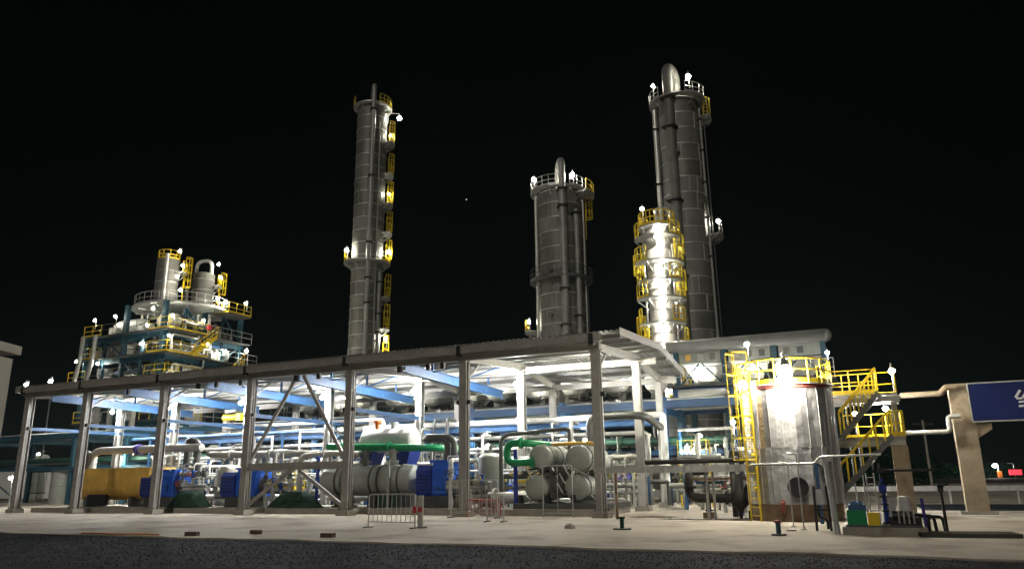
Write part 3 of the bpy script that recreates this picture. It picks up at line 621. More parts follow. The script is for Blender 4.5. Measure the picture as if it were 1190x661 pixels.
# pumps row
for k in range(9):
    a = -3.2 - 4.1*k
    t = thing('pump_set', 'small pump set with blue motor behind the shed, %s from the corner' % ['first', 'second', 'third', 'fourth', 'fifth', 'sixth', 'seventh', 'eighth', 'ninth'][k], 'pump', a, 12.0, 0, group='pump sets behind the shed')
    MB().box((0, 0, .2), (1.9, .8, .4)).build('base', 'concrete', t)
    b = MB(); b.cyl((-.8, 0, .75), (-.05, 0, .75), .27, n=14); b.build('motor', ['motor_blue', 'vessel_grey'][k % 2], t)
    b = MB(); b.lathe([(.001, .3), (.3, .3), (.36, .4), (.36, .6), (.3, .7), (.001, .7)], 14, (0, 0, .78), axis='x'); b.cyl((.5, 0, .78), (.5, 0, 1.5), .11, n=8); b.build('casing', ['offwhite', 'dark_green'][k % 2], t)
# pipe manifolds: uprights, headers, valves with handwheels
def manifold(name, label, a, d, seed, h=2.6, group=None):
    rd = random.Random(seed); t = thing(name, label, 'manifold', a, d, 0, group=group)
    ms = ['offwhite', 'galv', 'white_paint', 'vessel_grey', 'dark_grey']; m0 = ms[seed % 5]; n = 3 + seed % 2; wd = 2.2
    for z in (.8 + .1*(seed % 3), h*.62, h):
        MB().cyl((-wd/2, 0, z), (wd/2, 0, z), rd.choice((.07, .1, .14)), n=8).build('header', rd.choice(ms), t)
    for k in range(n):
        x = -wd/2 + .25 + k*(wd - .5)/(n - 1); zt = h + rd.choice((0, .6, 1.1))
        MB().path([(x, -.05, 0), (x, -.05, zt), (x, .9, zt)], rd.choice((.06, .09, .12)), 8, bend=.2).build('riser', m0 if k % 2 else rd.choice(ms), t)
        zv = rd.uniform(1.1, 1.9); v = MB(); v.lathe([(.05, zv - .2), (.17, zv - .2), (.17, zv - .15), (.1, zv - .12), (.15, zv), (.1, zv + .12), (.17, zv + .15), (.17, zv + .2), (.05, zv + .2)], 10, (x, -.05, 0)); vo = v.build('valve', rd.choice(('vessel_grey', 'dark_green', 'motor_blue', 'dark_grey')), t)
        w_ = MB(); w_.cyl((x, -.15, zv), (x, -.42, zv), .025, n=5); w_.build('stem', 'dark_grey', vo); MB().lathe([(.12, -.44), (.16, -.44), (.16, -.4), (.12, -.4)], 10, (x, 0, zv), axis='y', closed=True).build('handwheel', rd.choice(('black', 'red', 'dark_grey', 'yellow')), vo)
    return t
for k in range(11): manifold('pipe_manifold', 'manifold of thin pipes and small valves behind the shed, %s from the corner' % NTH[k], -1.9 - 3.35*k, 10.9 + .25*(k % 2), k, 2.3 + .35*(k*3 % 4), 'manifolds behind the shed')
for k in range(11): manifold('valve_manifold', 'manifold of valves standing under the outer rack, %s from its right end' % NTH[k], 3.6 - 3.9*k, 16.6 + .5*(k % 2), k + 20, 2.2 + .3*(k % 3), 'manifolds under the outer rack')
# control cabinets and pale screens that close the view under the racks
for k in range(8):
    t = thing('control_cabinet', 'pale control cabinet in the row behind the outer rack, %s from its right end' % NTH[k], 'cabinet', 4.3 - 5.1*k, 20.2, 0, group='cabinets behind the outer rack')
    MB().box((0, 0, 1.15), (1.5, .7, 2.1)).build('case', 'offwhite' if k % 2 else 'white_paint', t); MB().box((0, 0, .05), (1.6, .8, .1)).build('plinth', 'concrete', t)
    for x in (-.37, .37): MB().box((x, -.36, 1.15), (.7, .02, 1.95)).build('door', 'offwhite', t)
for k, (a, d, r, h) in enumerate(((-50.6, 15.0, 1.5, 2.7), (-44.6, 11.4, .8, 2.5), (-55.0, 15.5, 1.5, 3.0))):
    t = thing('pale_tank', ['broad pale tank beyond the left end of the shed', 'slim pale tank just beyond the left end of the shed', 'pale tank at the far left beyond the shed end'][k], 'tank', a, d)
    MB().lathe([(r, 0), (r, h), (r*.96, h + .1), (.01, h + .35)], 28).build('shell', 'vessel_grey', t)
    for z in (.1, h*.5, h - .1): MB().ringband(r - .002, z, .08, .03, 28).build('band', 'concrete', t)
    f = camang(a, d) + .5; MB().path([(r*math.cos(f), r*math.sin(f), .6), ((r + .4)*math.cos(f), (r + .4)*math.sin(f), .6), ((r + .4)*math.cos(f), (r + .4)*math.sin(f), 0)], .08, 8).build('outlet', 'dark_grey', t)
lamp('lamp above the pale tanks beyond the left end of the shed', -43.6, 11.2, 4.2, 420, .13, 4.2, NEUT)
lamp('low lamp at the far left beyond the shed end', -49.2, 6.4, 2.2, 200, .13, 2.2, COOL)
for k, (a, z) in enumerate(((-6, 5.2), (-22, 5.4), (-36, 5.2), (-50, 5.6), (-64, 5.4), (-80, 5.3))):  # post lamps added to light the wall and equipment behind the racks
    lamp('added fill lamp on a post before the far boundary wall, %s from its right end' % NTH[k], a, 29, z, 900, .15, z, NEUT, group='added fill lamps before the boundary wall', pr=.06)
# low boundary wall far behind
t = thing('boundary_wall', 'pale boundary wall far behind the equipment', 'wall', 0, 0)
for k in range(25): MB().box((4 - 5*k, 36, 1.9), (4.7, .2, 3.8)).build('panel', 'white_paint', t)
for k in range(26): MB().box((6.5 - 5*k, 36, 2.0), (.28, .3, 4.0)).build('pier', 'concrete', t)
for k, (a, d, h) in enumerate(((-26.6, 3.0, 1.9), (-20.1, 3.0, 2.0), (-6.4, 5.6, 2.4), (-7.6, 2.2, 1.2), (-11.9, 6.4, 3.6), (-31.5, 6.0, 2.6))):
    manifold('gauge_manifold', ['cluster of thin pipes and valves right of the motor near the yellow drum', 'cluster of thin pipes and valves right of the motor behind the fourth front column', 'pipe and valve cluster right of the pale vertical drum', 'low pipe and valve cluster before the pale vertical drum', 'tall pipe cluster behind the motor with air ducts', 'pipe and valve cluster behind the yellow drum'][k], a, d, k + 50, h).location.z = .28
XP = [('thin white pipe crossing behind the machines at head height', 7.2, 2.1, .06, 'white_paint', -36, -1), ('thin grey pipe crossing behind the machines at knee height', 7.2, .55, .08, 'galv', -36, -1.5), ('white pipe crossing the shed above the drums', 8.3, 3.3, .1, 'white_paint', -35, -3), ('off white pipe crossing the shed behind the pale frames', 8.3, 2.7, .13, 'offwhite', -37, -1), ('dark grey pipe crossing the shed low behind the frames', 8.6, 1.4, .12, 'dark_grey', -34, .5), ('silver pipe crossing the shed just under the inner rack', 9.0, 3.95, .14, 'cladding', -37, -.6), ('thin greenish pipe crossing the shed at waist height', 8.9, 1.0, .07, 'vessel_grey', -36, -2), ('thin blue pipe crossing the shed at shoulder height', 8.0, 1.7, .05, 'sky_blue_steel', -33, -4)]
for k, (lab, d, z, r, m, a0, a1) in enumerate(XP):
    pipe('cross_pipe', lab, [(a0, d, z), (a1, d, z), (a1 + .3, d + .4, z), (a1 + .3, d + .4, .2)], r, m, [((a0 + 4 + 6.5*j + k*.7, d, z), (1, 0, 0)) for j in range(4)], 'pipes crossing the shed', 8, r*3, sup=[(a0 + 2 + 8*j + k, d, z) for j in range(4)])
for k in range(10): manifold('inner_manifold', 'manifold of thin pipes inside the shed behind the machines, %s from the corner' % NTH[k], -1.2 - 3.75*k, 7.9, k + 70, 2.0 + .5*(k*3 % 4), 'manifolds inside the shed')
for k in range(9): manifold('rack_manifold', 'manifold of pipes before the outer rack, %s from its right end' % NTH[k], 2.4 - 4.6*k, 13.1, k + 90, 2.6 + .4*(k % 3), 'manifolds before the outer rack')
# yellow hoist under a crane girder, small yellow platform
t = thing('yellow_hoist', 'yellow hoist hanging under a blue girder of the fifth bay', 'hoist', -BAY*4.5, 8.6, 6.05)
MB().cyl((-.7, 0, 0), (.6, 0, 0), .22, n=14).build('drum', 'yellow', t); MB().box((.8, 0, 0), (.4, .45, .5)).build('motor', 'yellow', t); MB().box((0, 0, .42), (1.0, .35, .2)).build('trolley', 'dark_grey', t)
MB().path([(0, 0, -.3), (0, 0, -.9), (.1, 0, -1.05), (0, 0, -1.15)], .03, 6, bend=.05).build('hook', 'black', t)
for k, (a, d, z, wd) in enumerate(((-5.6, 5.7, 1.4, 1.5), (1.6, 12.2, 2.6, 1.6), (-22.3, 6.4, 1.2, 1.8))):
    t = thing('access_platform', ['small yellow access platform behind the green pipe loop', 'yellow access platform behind the shed corner', 'low yellow access platform behind the fourth front column'][k], 'platform', a, d)
    MB().box((0, 0, z), (wd, 1, .06)).build('grating', 'galv', t)
    for x in (-wd/2 + .05, wd/2 - .05):
        for y in (-.45, .45): MB().bar((x, y, 0), (x, y, z - .03), .07).build('leg', 'yellow', t)
    rail(t, [(-wd/2, -.48, z), (wd/2, -.48, z), (wd/2, .48, z)], 1.0, .7, near=True, r=.025)
pipe('floor_pipe', 'long low off white pipe along the plinths of the second and third bays', [(-18.6, 5.6, .7), (-9.0, 5.6, .7), (-8.6, 5.6, 1.6)], .16, 'offwhite', [((-15, 5.6, .7), (1, 0, 0)), ((-11, 5.6, .7), (1, 0, 0))])
pipe('floor_pipe', 'long low silver pipe along the plinths of the fourth and fifth bays', [(-34, 5.9, .75), (-20.4, 5.9, .75), (-20.0, 5.9, 2.0)], .18, 'galv', [((-30, 5.9, .75), (1, 0, 0)), ((-24, 5.9, .75), (1, 0, 0))])
# ------------------------------------------------------------------ the towers
def tower(name, label, a, d, r, z1, band, m='dark_cladding', k=.25, z0=0, cap=True):
    t = thing(name, label, 'tower', a, d, 0); n = 40
    b = MB(); h = head(r, k); b.lathe([(r - .03, z0), (r - .03, z1)] + [(max(rr, .002), z1 + zz) for rr, zz in h], n); sh = b.build('shell', m, t)
    rt = random.Random(int(r*100)); z = z0; f = camang(a, d); q = 0
    while z < z1 - .3:
        zn = min(z1, z + band*rt.uniform(.94, 1.06)); j = rt.uniform(-.012, .012)
        MB().lathe([(r + j, z), (r + j, zn)], n).build('cladding_course', m + rt.choice(('', '_b', '_c')), sh)
        MB().ringband(r - .02, zn - .05, .09, .055, n).build('band', 'band', sh)
        for u_ in range(2):
            an = f + rt.uniform(-1.5, 1.5); MB().bar(((r + .015)*math.cos(an), (r + .015)*math.sin(an), z + .05), ((r + .015)*math.cos(an), (r + .015)*math.sin(an), zn - .08), .03, .02).build('seam', 'band', sh)
        if q % 3 == 1:
            an = f + rt.uniform(-1.4, 1.4); zz = z + band*.5; rr = rt.choice((.12, .16, .32)); L = .45
            b = MB(); b.cyl(((r - .05)*math.cos(an), (r - .05)*math.sin(an), zz), ((r + L)*math.cos(an), (r + L)*math.sin(an), zz), rr, n=10); b.cyl(((r + L - .06)*math.cos(an), (r + L - .06)*math.sin(an), zz), ((r + L)*math.cos(an), (r + L)*math.sin(an), zz), rr*1.5, n=12); b.build('nozzle', m, sh)
        z = zn; q += 1
    return t
def riser(t, r, ang, R_, z0, z1, pr, m, top=None, n=12, clamps=()):
    x, y = (R_ + pr + .12)*math.cos(ang), (R_ + pr + .12)*math.sin(ang)
    pts = [(x, y, z0), (x, y, z1)]
    if top: pts += [(x*.5, y*.5, z1 + top*.0 + .02), (x*.12, y*.12, z1 - top)]; pts = [(x, y, z0), (x, y, z1), (x*.1, y*.1, z1), (x*.1, y*.1, z1 - top)]
    o = MB().path(pts, pr, n, bend=pr*1.9, seg=6).build('riser_pipe', m, t)
    for z in clamps:
        b = MB(); b.box((x, y, z), (pr*2.7, pr*2.7, .16), ang); b.bar((x, y, z), ((R_ - .05)*math.cos(ang), (R_ - .05)*math.sin(ang), z), .12); b.build('pipe_clamp', 'black', o)
    return o
# tall left tower
a, d = -41.1, 40; f = camang(a, d); r = 1.85
t = tower('distillation_tower', 'tallest slim grey tower standing left with yellow ladders up its right side', a, d, r, 47.4, 1.63)
riser(t, r, f + .05, r, 3, 49.4, .3, 'cladding', 1.6, clamps=(46.0, 37.2, 28.8, 24.5, 21.5))
riser(t, r, f + .75, r, 3, 25.5, .2, 'cladding', clamps=(24.2, 20.4, 18.2))
riser(t, r, f + .5, r, 3, 44.5, .09, 'cladding')
R90 = f + PI/2
zl = [46.3, 42.4, 38.2, 34.3, 30.6, 26.8, 22.6, 18.8, 15.2]
for i, z in enumerate(zl):
    full = i in (0, 5)
    if full: ringdeck(t, r, r + (.9 if i else .55), z if i else 47.2, 0, 2*PI, rails=[(R90 - .9, R90 + .8), (R90 + PI - .7, R90 + PI + .5)] if i else [(R90 - 1.2, R90 + 1.6), (R90 + 1.9, R90 + PI + .4)])
    else: ringdeck(t, r, r + 1.0, z, R90 - .55, R90 + .35)
    if i < 8: ladder(t, ((r + .3)*math.cos(R90 - .15 + .25*(i % 2)), (r + .35)*math.sin(R90 - .15 + .25*(i % 2)), zl[i + 1]), zl[i + 1] + (z - zl[i + 1])*.62, (math.cos(R90), math.sin(R90)))
def tl(label, a, d, ang, rad, z, watts, rr=.17, pole=1.1, col=NEUT, group='lamps on the towers', inward=0):
    return lamp(label, a + rad*math.cos(ang), d + rad*math.sin(ang), z, watts, rr*(1.4 if rr > .12 else 1), pole, col, arm=(-inward*math.cos(ang), -inward*math.sin(ang)), group=group)
tl('bright lamp sticking out at the top right of the tallest left tower', a, d, R90, 3.35, 46.2, 700, .26, .8, inward=1.4)
tl('lamp on the left end of the middle ring platform of the tallest left tower', a, d, R90 + PI + .25, 2.55, 28.2, 560, .2)
tl('lamp on the right end of the middle ring platform of the tallest left tower', a, d, R90 - .25, 2.55, 28.2, 560, .2)
tl('lamp at the right foot of the tallest left tower above the shed roof', a, d, R90 - .4, 2.6, 17.6, 500, .17, 2.2)
tl('faint lamp at the ladder high on the tallest left tower', a, d, R90 - .3, 2.4, 35.6, 160, .12)
tl('faint lamp on the ladder platform below the top of the tallest left tower', a, d, R90 - .3, 2.4, 43.4, 130, .12)
# middle tower
a, d = -15.65, 38; f = camang(a, d); r = 2.32; R90 = f + PI/2
t = tower('wide_tower', 'stout grey middle tower with two silver pipes down its front', a, d, r, 30.2, 1.6)
riser(t, r, f + .12, r, 3, 33.3, .38, 'cladding', 2.6, clamps=(30, 28.2, 19.6, 16))
riser(t, r, f + .66, r, 3, 28.0, .3, 'cladding', clamps=(27.6, 21, 17))
riser(t, r, f - 1.2, r, 3, 30, .15, 'bright_cladding')
riser(t, r, f + 1.3, r, 3, 29.5, .1, 'bright_cladding')
ringdeck(t, r, r + .65, 30.6, 0, 2*PI, rails=[(f - 2.4, f - .1), (f + .4, f + 1.3)], rm='galv')
ringdeck(t, r, r + 1.4, 30.2, R90 - .7, R90 + .2)
ringdeck(t, r, r + .9, 21.0, 0, 2*PI, rails=[(f - 1.9, f + 1.9)], m='dark_grey', rm='dark_grey')
ladder(t, ((r + .4)*math.cos(R90), (r + .4)*math.sin(R90), 25.5), 30.2, (math.cos(R90), math.sin(R90)))
ladder(t, ((r + .3)*math.cos(R90), (r + .3)*math.sin(R90), 21), 25.5, (math.cos(R90), math.sin(R90)), cage=False, m='dark_grey')
ladder(t, ((r + .4)*math.cos(R90 - .2), (r + .4)*math.sin(R90 - .2), 8), 21, (math.cos(R90), math.sin(R90)), cage=False, m='dark_grey')
ringdeck(t, r, r + 1.5, 15.9, R90 + PI - .35, R90 + PI + .3)
tl('lamp at the left of the top platform of the stout middle tower', a, d, f - 1.2, 2.75, 31.9, 480, .2)
tl('lamp at the right of the top platform of the stout middle tower', a, d, f + .55, 2.75, 31.7, 560, .22)
tl('lamp on the small platform low at the left of the stout middle tower', a, d, R90 + PI, 3.4, 17.0, 260, .15)
# tall right tower
a, d = -3.0, 40; f = camang(a, d); r = 2.15; R90 = f + PI/2
t = tower('tall_right_tower', 'tall grey right tower with a wide duct down its front and a hooked top', a, d, r, 38.7, 1.7)
riser(t, r, f - .36, r - .45, 3, 42.3, .52, 'dark_cladding', 3.4, 16, clamps=(38.6, 35.4, 27.6, 20))
riser(t, r, f - 1.25, r, 3, 38.2, .24, 'bright_cladding', clamps=(36, 30, 24))
riser(t, r, f + 1.05, r, 3, 37.6, .14, 'cladding', clamps=(36.4, 33, 29.6, 26, 22))
ringdeck(t, r, r + .75, 39.0, 0, 2*PI, rails=[(f - 2.2, f - .7), (f + .3, f + 1.2)], rm='galv')
ringdeck(t, r, r + 1.1, 36.9, R90 - .45, R90 + .35)
ringdeck(t, r, r + 1.3, 24.3, R90 - .5, R90 + .4, rm='galv')
for z0_, z1_ in ((36.9, 39.0), (31, 36.9), (24.3, 31), (14, 24.3)): ladder(t, ((r + .35)*math.cos(R90 - .1), (r + .35)*math.sin(R90 - .1), z0_), z1_, (math.cos(R90), math.sin(R90)), m='yellow' if z0_ > 35 else 'dark_grey', cage=z0_ > 35)
tl('bright lamp on the top platform of the tall right tower', a, d, f + .5, 2.6, 40.7, 650, .26)
tl('small lamp on the left of the top platform of the tall right tower', a, d, f - 1.1, 2.6, 40.8, 300, .16)
tl('lamp on the small side platform halfway up the tall right tower', a, d, R90 - .2, 3.1, 25.7, 380, .18, 1.4)
# bright slender column with many yellow platforms
a, d = -2.35, 24; f = camang(a, d); r = .93; R90 = f + PI/2
t = thing('bright_column', 'slender shining column with many yellow railed platforms beside the tall right tower', 'tower', a, d, 0)
b = MB(); h = head(r, .4); b.lathe([(r, 0), (r, 20.5)] + [(max(q, .002), 20.5 + z) for q, z in h], 36); sh = b.build('shell', 'bright_cladding', t)
for z in (3, 5, 7, 8.8, 10.3, 12.0, 13.8, 15.4, 16.9, 18.6, 20.2): MB().ringband(r - .002, z, .08, .02, 36).build('band', 'band', sh)
decks = [(19.6, -1.75, 1.45), (17.55, -1.3, 1.8), (16.1, -1.75, 1.3), (14.7, -1.3, 1.75), (12.8, -1.8, 1.35), (11.2, -1.35, 1.85), (9.5, -1.0, 1.7), (8.0, -.4, 1.9)]
for i, (z, s0, s1) in enumerate(decks):
    ringdeck(t, r, r + .85 + .12*(i % 2), z, f + s0, f + s1, rails=[(f + s0, f + s0 + .75), (f + s1 - .85, f + s1)] if i < 6 else [(f + s1 - 1.1, f + s1)], m='galv', rr=.04, h=1.15)
    if i < 7:
        an = R90 - .1 if i % 2 == 0 else R90 + .2
        if i in (1, 3, 4): an = R90 + PI + .1
        if i != 3: ladder(t, ((r + .3)*math.cos(an), (r + .3)*math.sin(an), decks[i + 1][0]), z, (math.cos(an), math.sin(an)))
ringdeck(t, r, r + .5, 20.5, 0, 2*PI, rails=[(f - 2.6, f + 1.9)], rr=.04)
b = MB(); b.cyl((0, 0, 20.8), (0, 0, 21.6), .16, n=10); b.path([(0, 0, 21.5), (0, 0, 22.1), (.9, .5, 22.1), (1.3, .8, 20), (1.3, .8, 6)], .13, 10, bend=.4); b.build('vapour_pipe', 'bright_cladding', t)
riser(t, r, f - 1.35, r, 2, 19.2, .09, 'galv')
riser(t, r, f + 1.2, r, 2, 19.0, .07, 'galv')
for i, (z, s0, s1) in enumerate(decks):
    tl('white lamp under the %s platform of the shining column' % ['top', 'second', 'third', 'fourth', 'fifth', 'sixth', 'seventh', 'lowest'][i], a, d, f + (.18 if i % 2 else -.1), r + .62, z - .3, 400, .055, .02, WARM, 'lamps on the shining column')
tl('added white fill lamp under the crown platform of the shining column', a, d, f + .05, r + .42, 20.2, 260, .055, .02, WARM, 'lamps on the shining column')  # lamp added to brighten the dark top of the shell
tl('small lamp on a post above the top of the shining column', a, d, R90 + PI - .3, 1.1, 22.3, 260, .14, 1.7, WARM, 'lamps on the shining column')
# ------------------------------------------------------------------ blue process structure on the left
t = ls = thing('process_structure', 'blue steel process structure of several lamplit decks above the left of the shed', 'structure', -50.5, 20)
XS = (-10.6, -5.3, 0); YS = (0, 5, 10)
for x in XS:
    for y in YS:
        MB().ibeam((x, y, 0), (x, y, 16.3 if x < -8 else 19.2), .42, .42, .05).build('column', 'teal_steel', ls)
for z, x0, y1 in ((7.5, -10.6, 10), (11.6, -12.2, 10), (13.9, -10.6, 11), (16.2, -10.6, 10)):
    dk = MB().box(((x0 + .6)/2, y1/2, z), (-x0 + 1.6, y1 + 1.2, .12)).build('deck', 'dark_grey', ls)
    for y in YS: MB().ibeam((x0, y, z - .32), (.6, y, z - .32), .5, .22, .03).build('deck_beam', 'teal_steel', ls)
    for x in XS: MB().ibeam((x, -.3, z - .34), (x, y1, z - .34), .45, .2, .03).build('deck_beam', 'teal_steel', ls)
    rail(dk, [(x0 - .1, -.55, z + .06), (x0 + 2.4, -.55, z + .06)], 1.1, 1.2, r=.035)
    rail(dk, [(x0 + 2.5, -.55, z + .06), (-1.5, -.55, z + .06)], 1.1, 1.5, m='dark_grey', r=.03, toe=False)
    rail(dk, [(-1.4, -.55, z + .06), (1.3, -.55, z + .06), (1.3, 4.4, z + .06)], 1.1, 1.5, r=.03, toe=z > 13)
    rail(dk, [(1.3, 4.5, z + .06), (1.3, y1 + .5, z + .06)], 1.1, 1.5, m='galv', r=.03, toe=False)
MB().lathe([(.01, 19.05), (4.7, 19.05), (4.95, 19.2), (4.7, 19.35), (.01, 19.35)], 28, (-3.2, 4.8, 0), smooth=False).build('round_deck', 'galv', ls)
for k in range(10): an = k*PI/5; MB().bar((-3.2, 4.8, 18.9), (-3.2 + 4.5*math.cos(an), 4.8 + 4.5*math.sin(an), 18.95), .16, .22).build('deck_rib', 'galv', ls)
rail(ls, arc(4.6, 19.36, -2.2, .9, 16, (-3.2, 4.8)), 1.1, 1.4, m='galv')
MB().box((1.0, 7.7, 18.9), (2.2, 3.2, .15)).build('side_platform', 'dark_grey', ls); rail(ls, [(0, 6.1, 18.98), (2.1, 6.1, 18.98), (2.1, 9.3, 18.98)], 1.1, 1.2)
# stair flights on the right face
for k, (y0, z0, y1, z1) in enumerate(((2.6, 13.96, 5.4, 16.2), (7.0, 11.7, 9.4, 13.9))):
    b = MB()
    for x in (.65, 1.5): b.bar((x, y0, z0), (x, y1, z1), .07, .3)
    for i in range(10): b.box((1.07, y0 + (y1 - y0)*(i + .5)/10, z0 + (z1 - z0)*(i + .5)/10), (.85, .28, .04))
    so = b.build('stair', 'yellow', ls); rail(so, [(1.55, y0, z0 + .1), (1.55, y1, z1 + .1)], 1.0, .8, r=.04)
for x0, z0, x1, z1 in ((-10.6, 7.8, -5.3, 11.3), (-5.3, 7.8, 0, 11.3)): MB().bar((x0, 0, z0), (x1, 0, z1), .16).build('brace', 'teal_steel', ls)
rd = random.Random(21); pm = ['cladding', 'offwhite', 'white_paint', 'galv', 'dark_grey', 'blue_steel']
for zi, z in enumerate((7.6, 11.66, 13.96, 16.26)):
    for k in range(6):
        y = rd.uniform(.3, 5); zz = z + rd.uniform(.35, 1.9); x0 = -10.4 + rd.uniform(0, 4); x1 = x0 + rd.uniform(3, 6); MB().path([(x0, y, z), (x0, y, zz), (min(x1, .4), y, zz), (min(x1, .4), y, z + 2.2)], rd.choice((.07, .1, .16)), 8, bend=.25).build('pipe', rd.choice(pm), ls)
    for k in range(6):
        x = rd.uniform(-1.5, .7); zz = z + rd.uniform(.35, 1.9); y0 = rd.uniform(.5, 5); y1 = y0 + rd.uniform(2.5, 5); MB().path([(x, y0, z), (x, y0, zz), (x, y1, zz), (x, y1, z + 2.2)], rd.choice((.07, .1, .16)), 8, bend=.25).build('pipe', rd.choice(pm), ls)
    for k in range(7):
        x, y = (rd.uniform(-10, 0), rd.uniform(.3, 2)) if k % 2 else (rd.uniform(-1.6, .6), rd.uniform(2, 9.5)); h = rd.uniform(.5, 1.4)
        b = MB(); b.box((x, y, z + h/2), (rd.uniform(.5, 1.1), .6, h)); b.cyl((x, y, z + h), (x, y, z + h + .3), .15, n=8); b.build('machine', rd.choice(pm[:5]), ls)
for x in (-8.0, -2.65): MB().ibeam((x, 0, 0), (x, 0, 16.1), .24, .24, .03).build('post', 'teal_steel', ls)
for y in (2.5, 7.5): MB().ibeam((0, y, 0), (0, y, 19), .24, .24, .03).build('post', 'teal_steel', ls)
for (y0, y1, z0, z1) in ((0, 2.5, 11.7, 13.6), (5, 7.5, 13.6, 11.7), (7.5, 10, 14, 16), (5, 2.5, 16.3, 18.8), (7.5, 10, 18.8, 16.3)): MB().bar((.1, y0, z0), (.1, y1, z1), .14).build('brace', 'teal_steel', ls)
for (x0, x1, z0, z1) in ((-10.6, -8, 14, 16), (-5.3, -8, 14, 16), (-2.65, 0, 11.7, 13.6), (-5.3, -2.65, 13.6, 11.7)): MB().bar((x0, -.1, z0), (x1, -.1, z1), .14).build('brace', 'teal_steel', ls)
# equipment standing in it
def lsdrum(label, x, y, z, L, r, m, axis='x'):
    t = thing('deck_drum', label, 'drum', 0, 0, group='drums in the process structure'); p = W(-50.5 + x, 20 + y, z); t.location = p
    b = MB(); hdrum(b, -L/2, L/2, 0, r + .35, r, 18, axis); b.build('shell', m, t)
    for s_ in (-.3, .3): MB().box((s_*L if axis == 'x' else 0, 0 if axis == 'x' else s_*L, .2), (.25, r*1.4, .4) if axis == 'x' else (r*1.4, .25, .4)).build('saddle', 'dark_grey', t)
lsdrum('white drum on the upper left deck of the blue process structure', -6.4, 1.6, 16.26, 3.2, .75, 'white_paint')
lsdrum('off white drum at the corner of the upper deck of the blue process structure', -1.2, 1.6, 16.26, 1.6, .8, 'offwhite')
lsdrum('white drum with a red end on the right face of the blue process structure', -.6, 5.8, 16.26, 2.4, .6, 'white_paint', 'y')
lsdrum('silver drum on the middle deck of the blue process structure', -1.0, 7.6, 13.96, 3.0, .65, 'cladding', 'y')
lsdrum('pale drum on the middle left deck of the blue process structure', -7.6, 1.6, 13.96, 2.4, .6, 'offwhite')
lsdrum('silver drum on the lowest left deck of the blue process structure', -8.8, 1.4, 11.66, 2.2, .6, 'cladding')
lsdrum('long pale drum on the lowest right deck of the blue process structure', -.9, 4.0, 11.66, 3.4, .6, 'offwhite', 'y')
o = MB().lathe([(.01, -.06), (.3, -.06), (.3, .06), (.01, .06)], 14, axis='y').build('red_disc', 'red'); tag(o, 'red round plate fixed to the railing of the blue process structure', 'plate'); o.location = W(-49.15, 24.4, 17.05); o.rotation_euler = (0, 0, -A + R(60))
for lab, x, y, zt in (('left cylindrical vessel standing on the round top deck of the blue structure', -3.1, 2.4, 24.2), ('right cylindrical vessel with an arched pipe on the round top deck of the blue structure', -2.4, 6.6, 23.6)):
    t = thing('top_vessel', lab, 'vessel', -50.5 + x, 20 + y, 19.36)
    h = zt - 19.36; b = MB(); b.lathe([(1.12, 0), (1.12, h)] + [(max(q, .002), h + zz) for q, zz in head(1.12, .25)], 24); sh = b.build('shell', 'dark_cladding', t)
    for z in (1.2, 2.4, 3.6): MB().ringband(1.118, z, .08, .02, 24).build('band', 'band', sh)
    f = camang(-50.5 + x, 20 + y)
    an = f + PI/2; ringdeck(t, 1.12, 1.9, h - 1.2, an - .7, an + .5); ladder(t, (1.6*math.cos(an), 1.6*math.sin(an), 0), h - .2, (math.cos(an), math.sin(an)))
    if x > -3: MB().path([(-.9, -.3, h), (-.9, -.3, h + 1.6), (.9, .1, h + 1.6), (.9, .1, h)], .2, 10, bend=.8, seg=6).build('arched_pipe', 'bright_cladding', t); MB().cyl((-1.5, -.8, 0), (-1.5, -.8, h*.7), .2, n=10).build('side_pipe', 'cladding', t)
    else:
        MB().cyl((1.0, -1.1, 0), (1.0, -1.1, h + .4), .18, n=10).build('side_pipe', 'bright_cladding', t)
        rail(t, arc(1.05, h + .1, 0, 2*PI, 10), .9, 1, r=.04)
for k, (x, m, zt) in enumerate(((-10.0, 'cladding', 16.2), (-8.2, 'cladding', 16.2), (-3.4, 'offwhite', 11.6), (-6.5, 'offwhite', 11.6))):
    pipe('structure_pipe', ['silver pipe down the left corner of the blue process structure', 'silver pipe beside the left corner pipe of the blue process structure', 'white hooped pipe low on the blue process structure right of the other hoop', 'white hooped pipe low on the left of the blue process structure'][k],
         [(-50.5 + x, 18.9, 6), (-50.5 + x, 18.9, zt), (-50.5 + x + 1.8, 18.9, zt), (-50.5 + x + 1.8, 18.9, 6)] if k > 1 else [(-50.5 + x - .5, 18.9, 11.7), (-50.5 + x, 18.9, zt - 2), (-50.5 + x, 18.9, zt)], .22 if k < 2 else .26, m, bend=.7)
LSL = [(-60.1, 19.6, 18.0), (-57.1, 19.6, 18.1), (-51.8, 19.6, 18.4), (-52.1, 19.4, 16.7), (-52.6, 19.4, 14.9), (-62.1, 19.6, 13.9), (-58.6, 19.4, 13.4), (-60.1, 19.2, 11.0), (-54.6, 19.2, 11.0), (-49.0, 19.6, 17.4), (-49.0, 19.4, 15.4), (-49.0, 23.4, 17.6), (-49.0, 24.2, 15.3), (-49.0, 26.6, 14.9), (-49, 29.6, 15.4), (-49.0, 19.4, 11.6), (-49.0, 22.0, 12.1), (-49.2, 25.2, 20.3), (-48.8, 25.9, 20.0), (-48.6, 28.6, 20.4), (-51.6, 21.9, 24.9), (-51.3, 22.2, 23.4), (-51.6, 21.9, 22.2), (-51.3, 22.2, 20.8), (-51.2, 26.8, 24.7), (-50.9, 27, 23.2)]
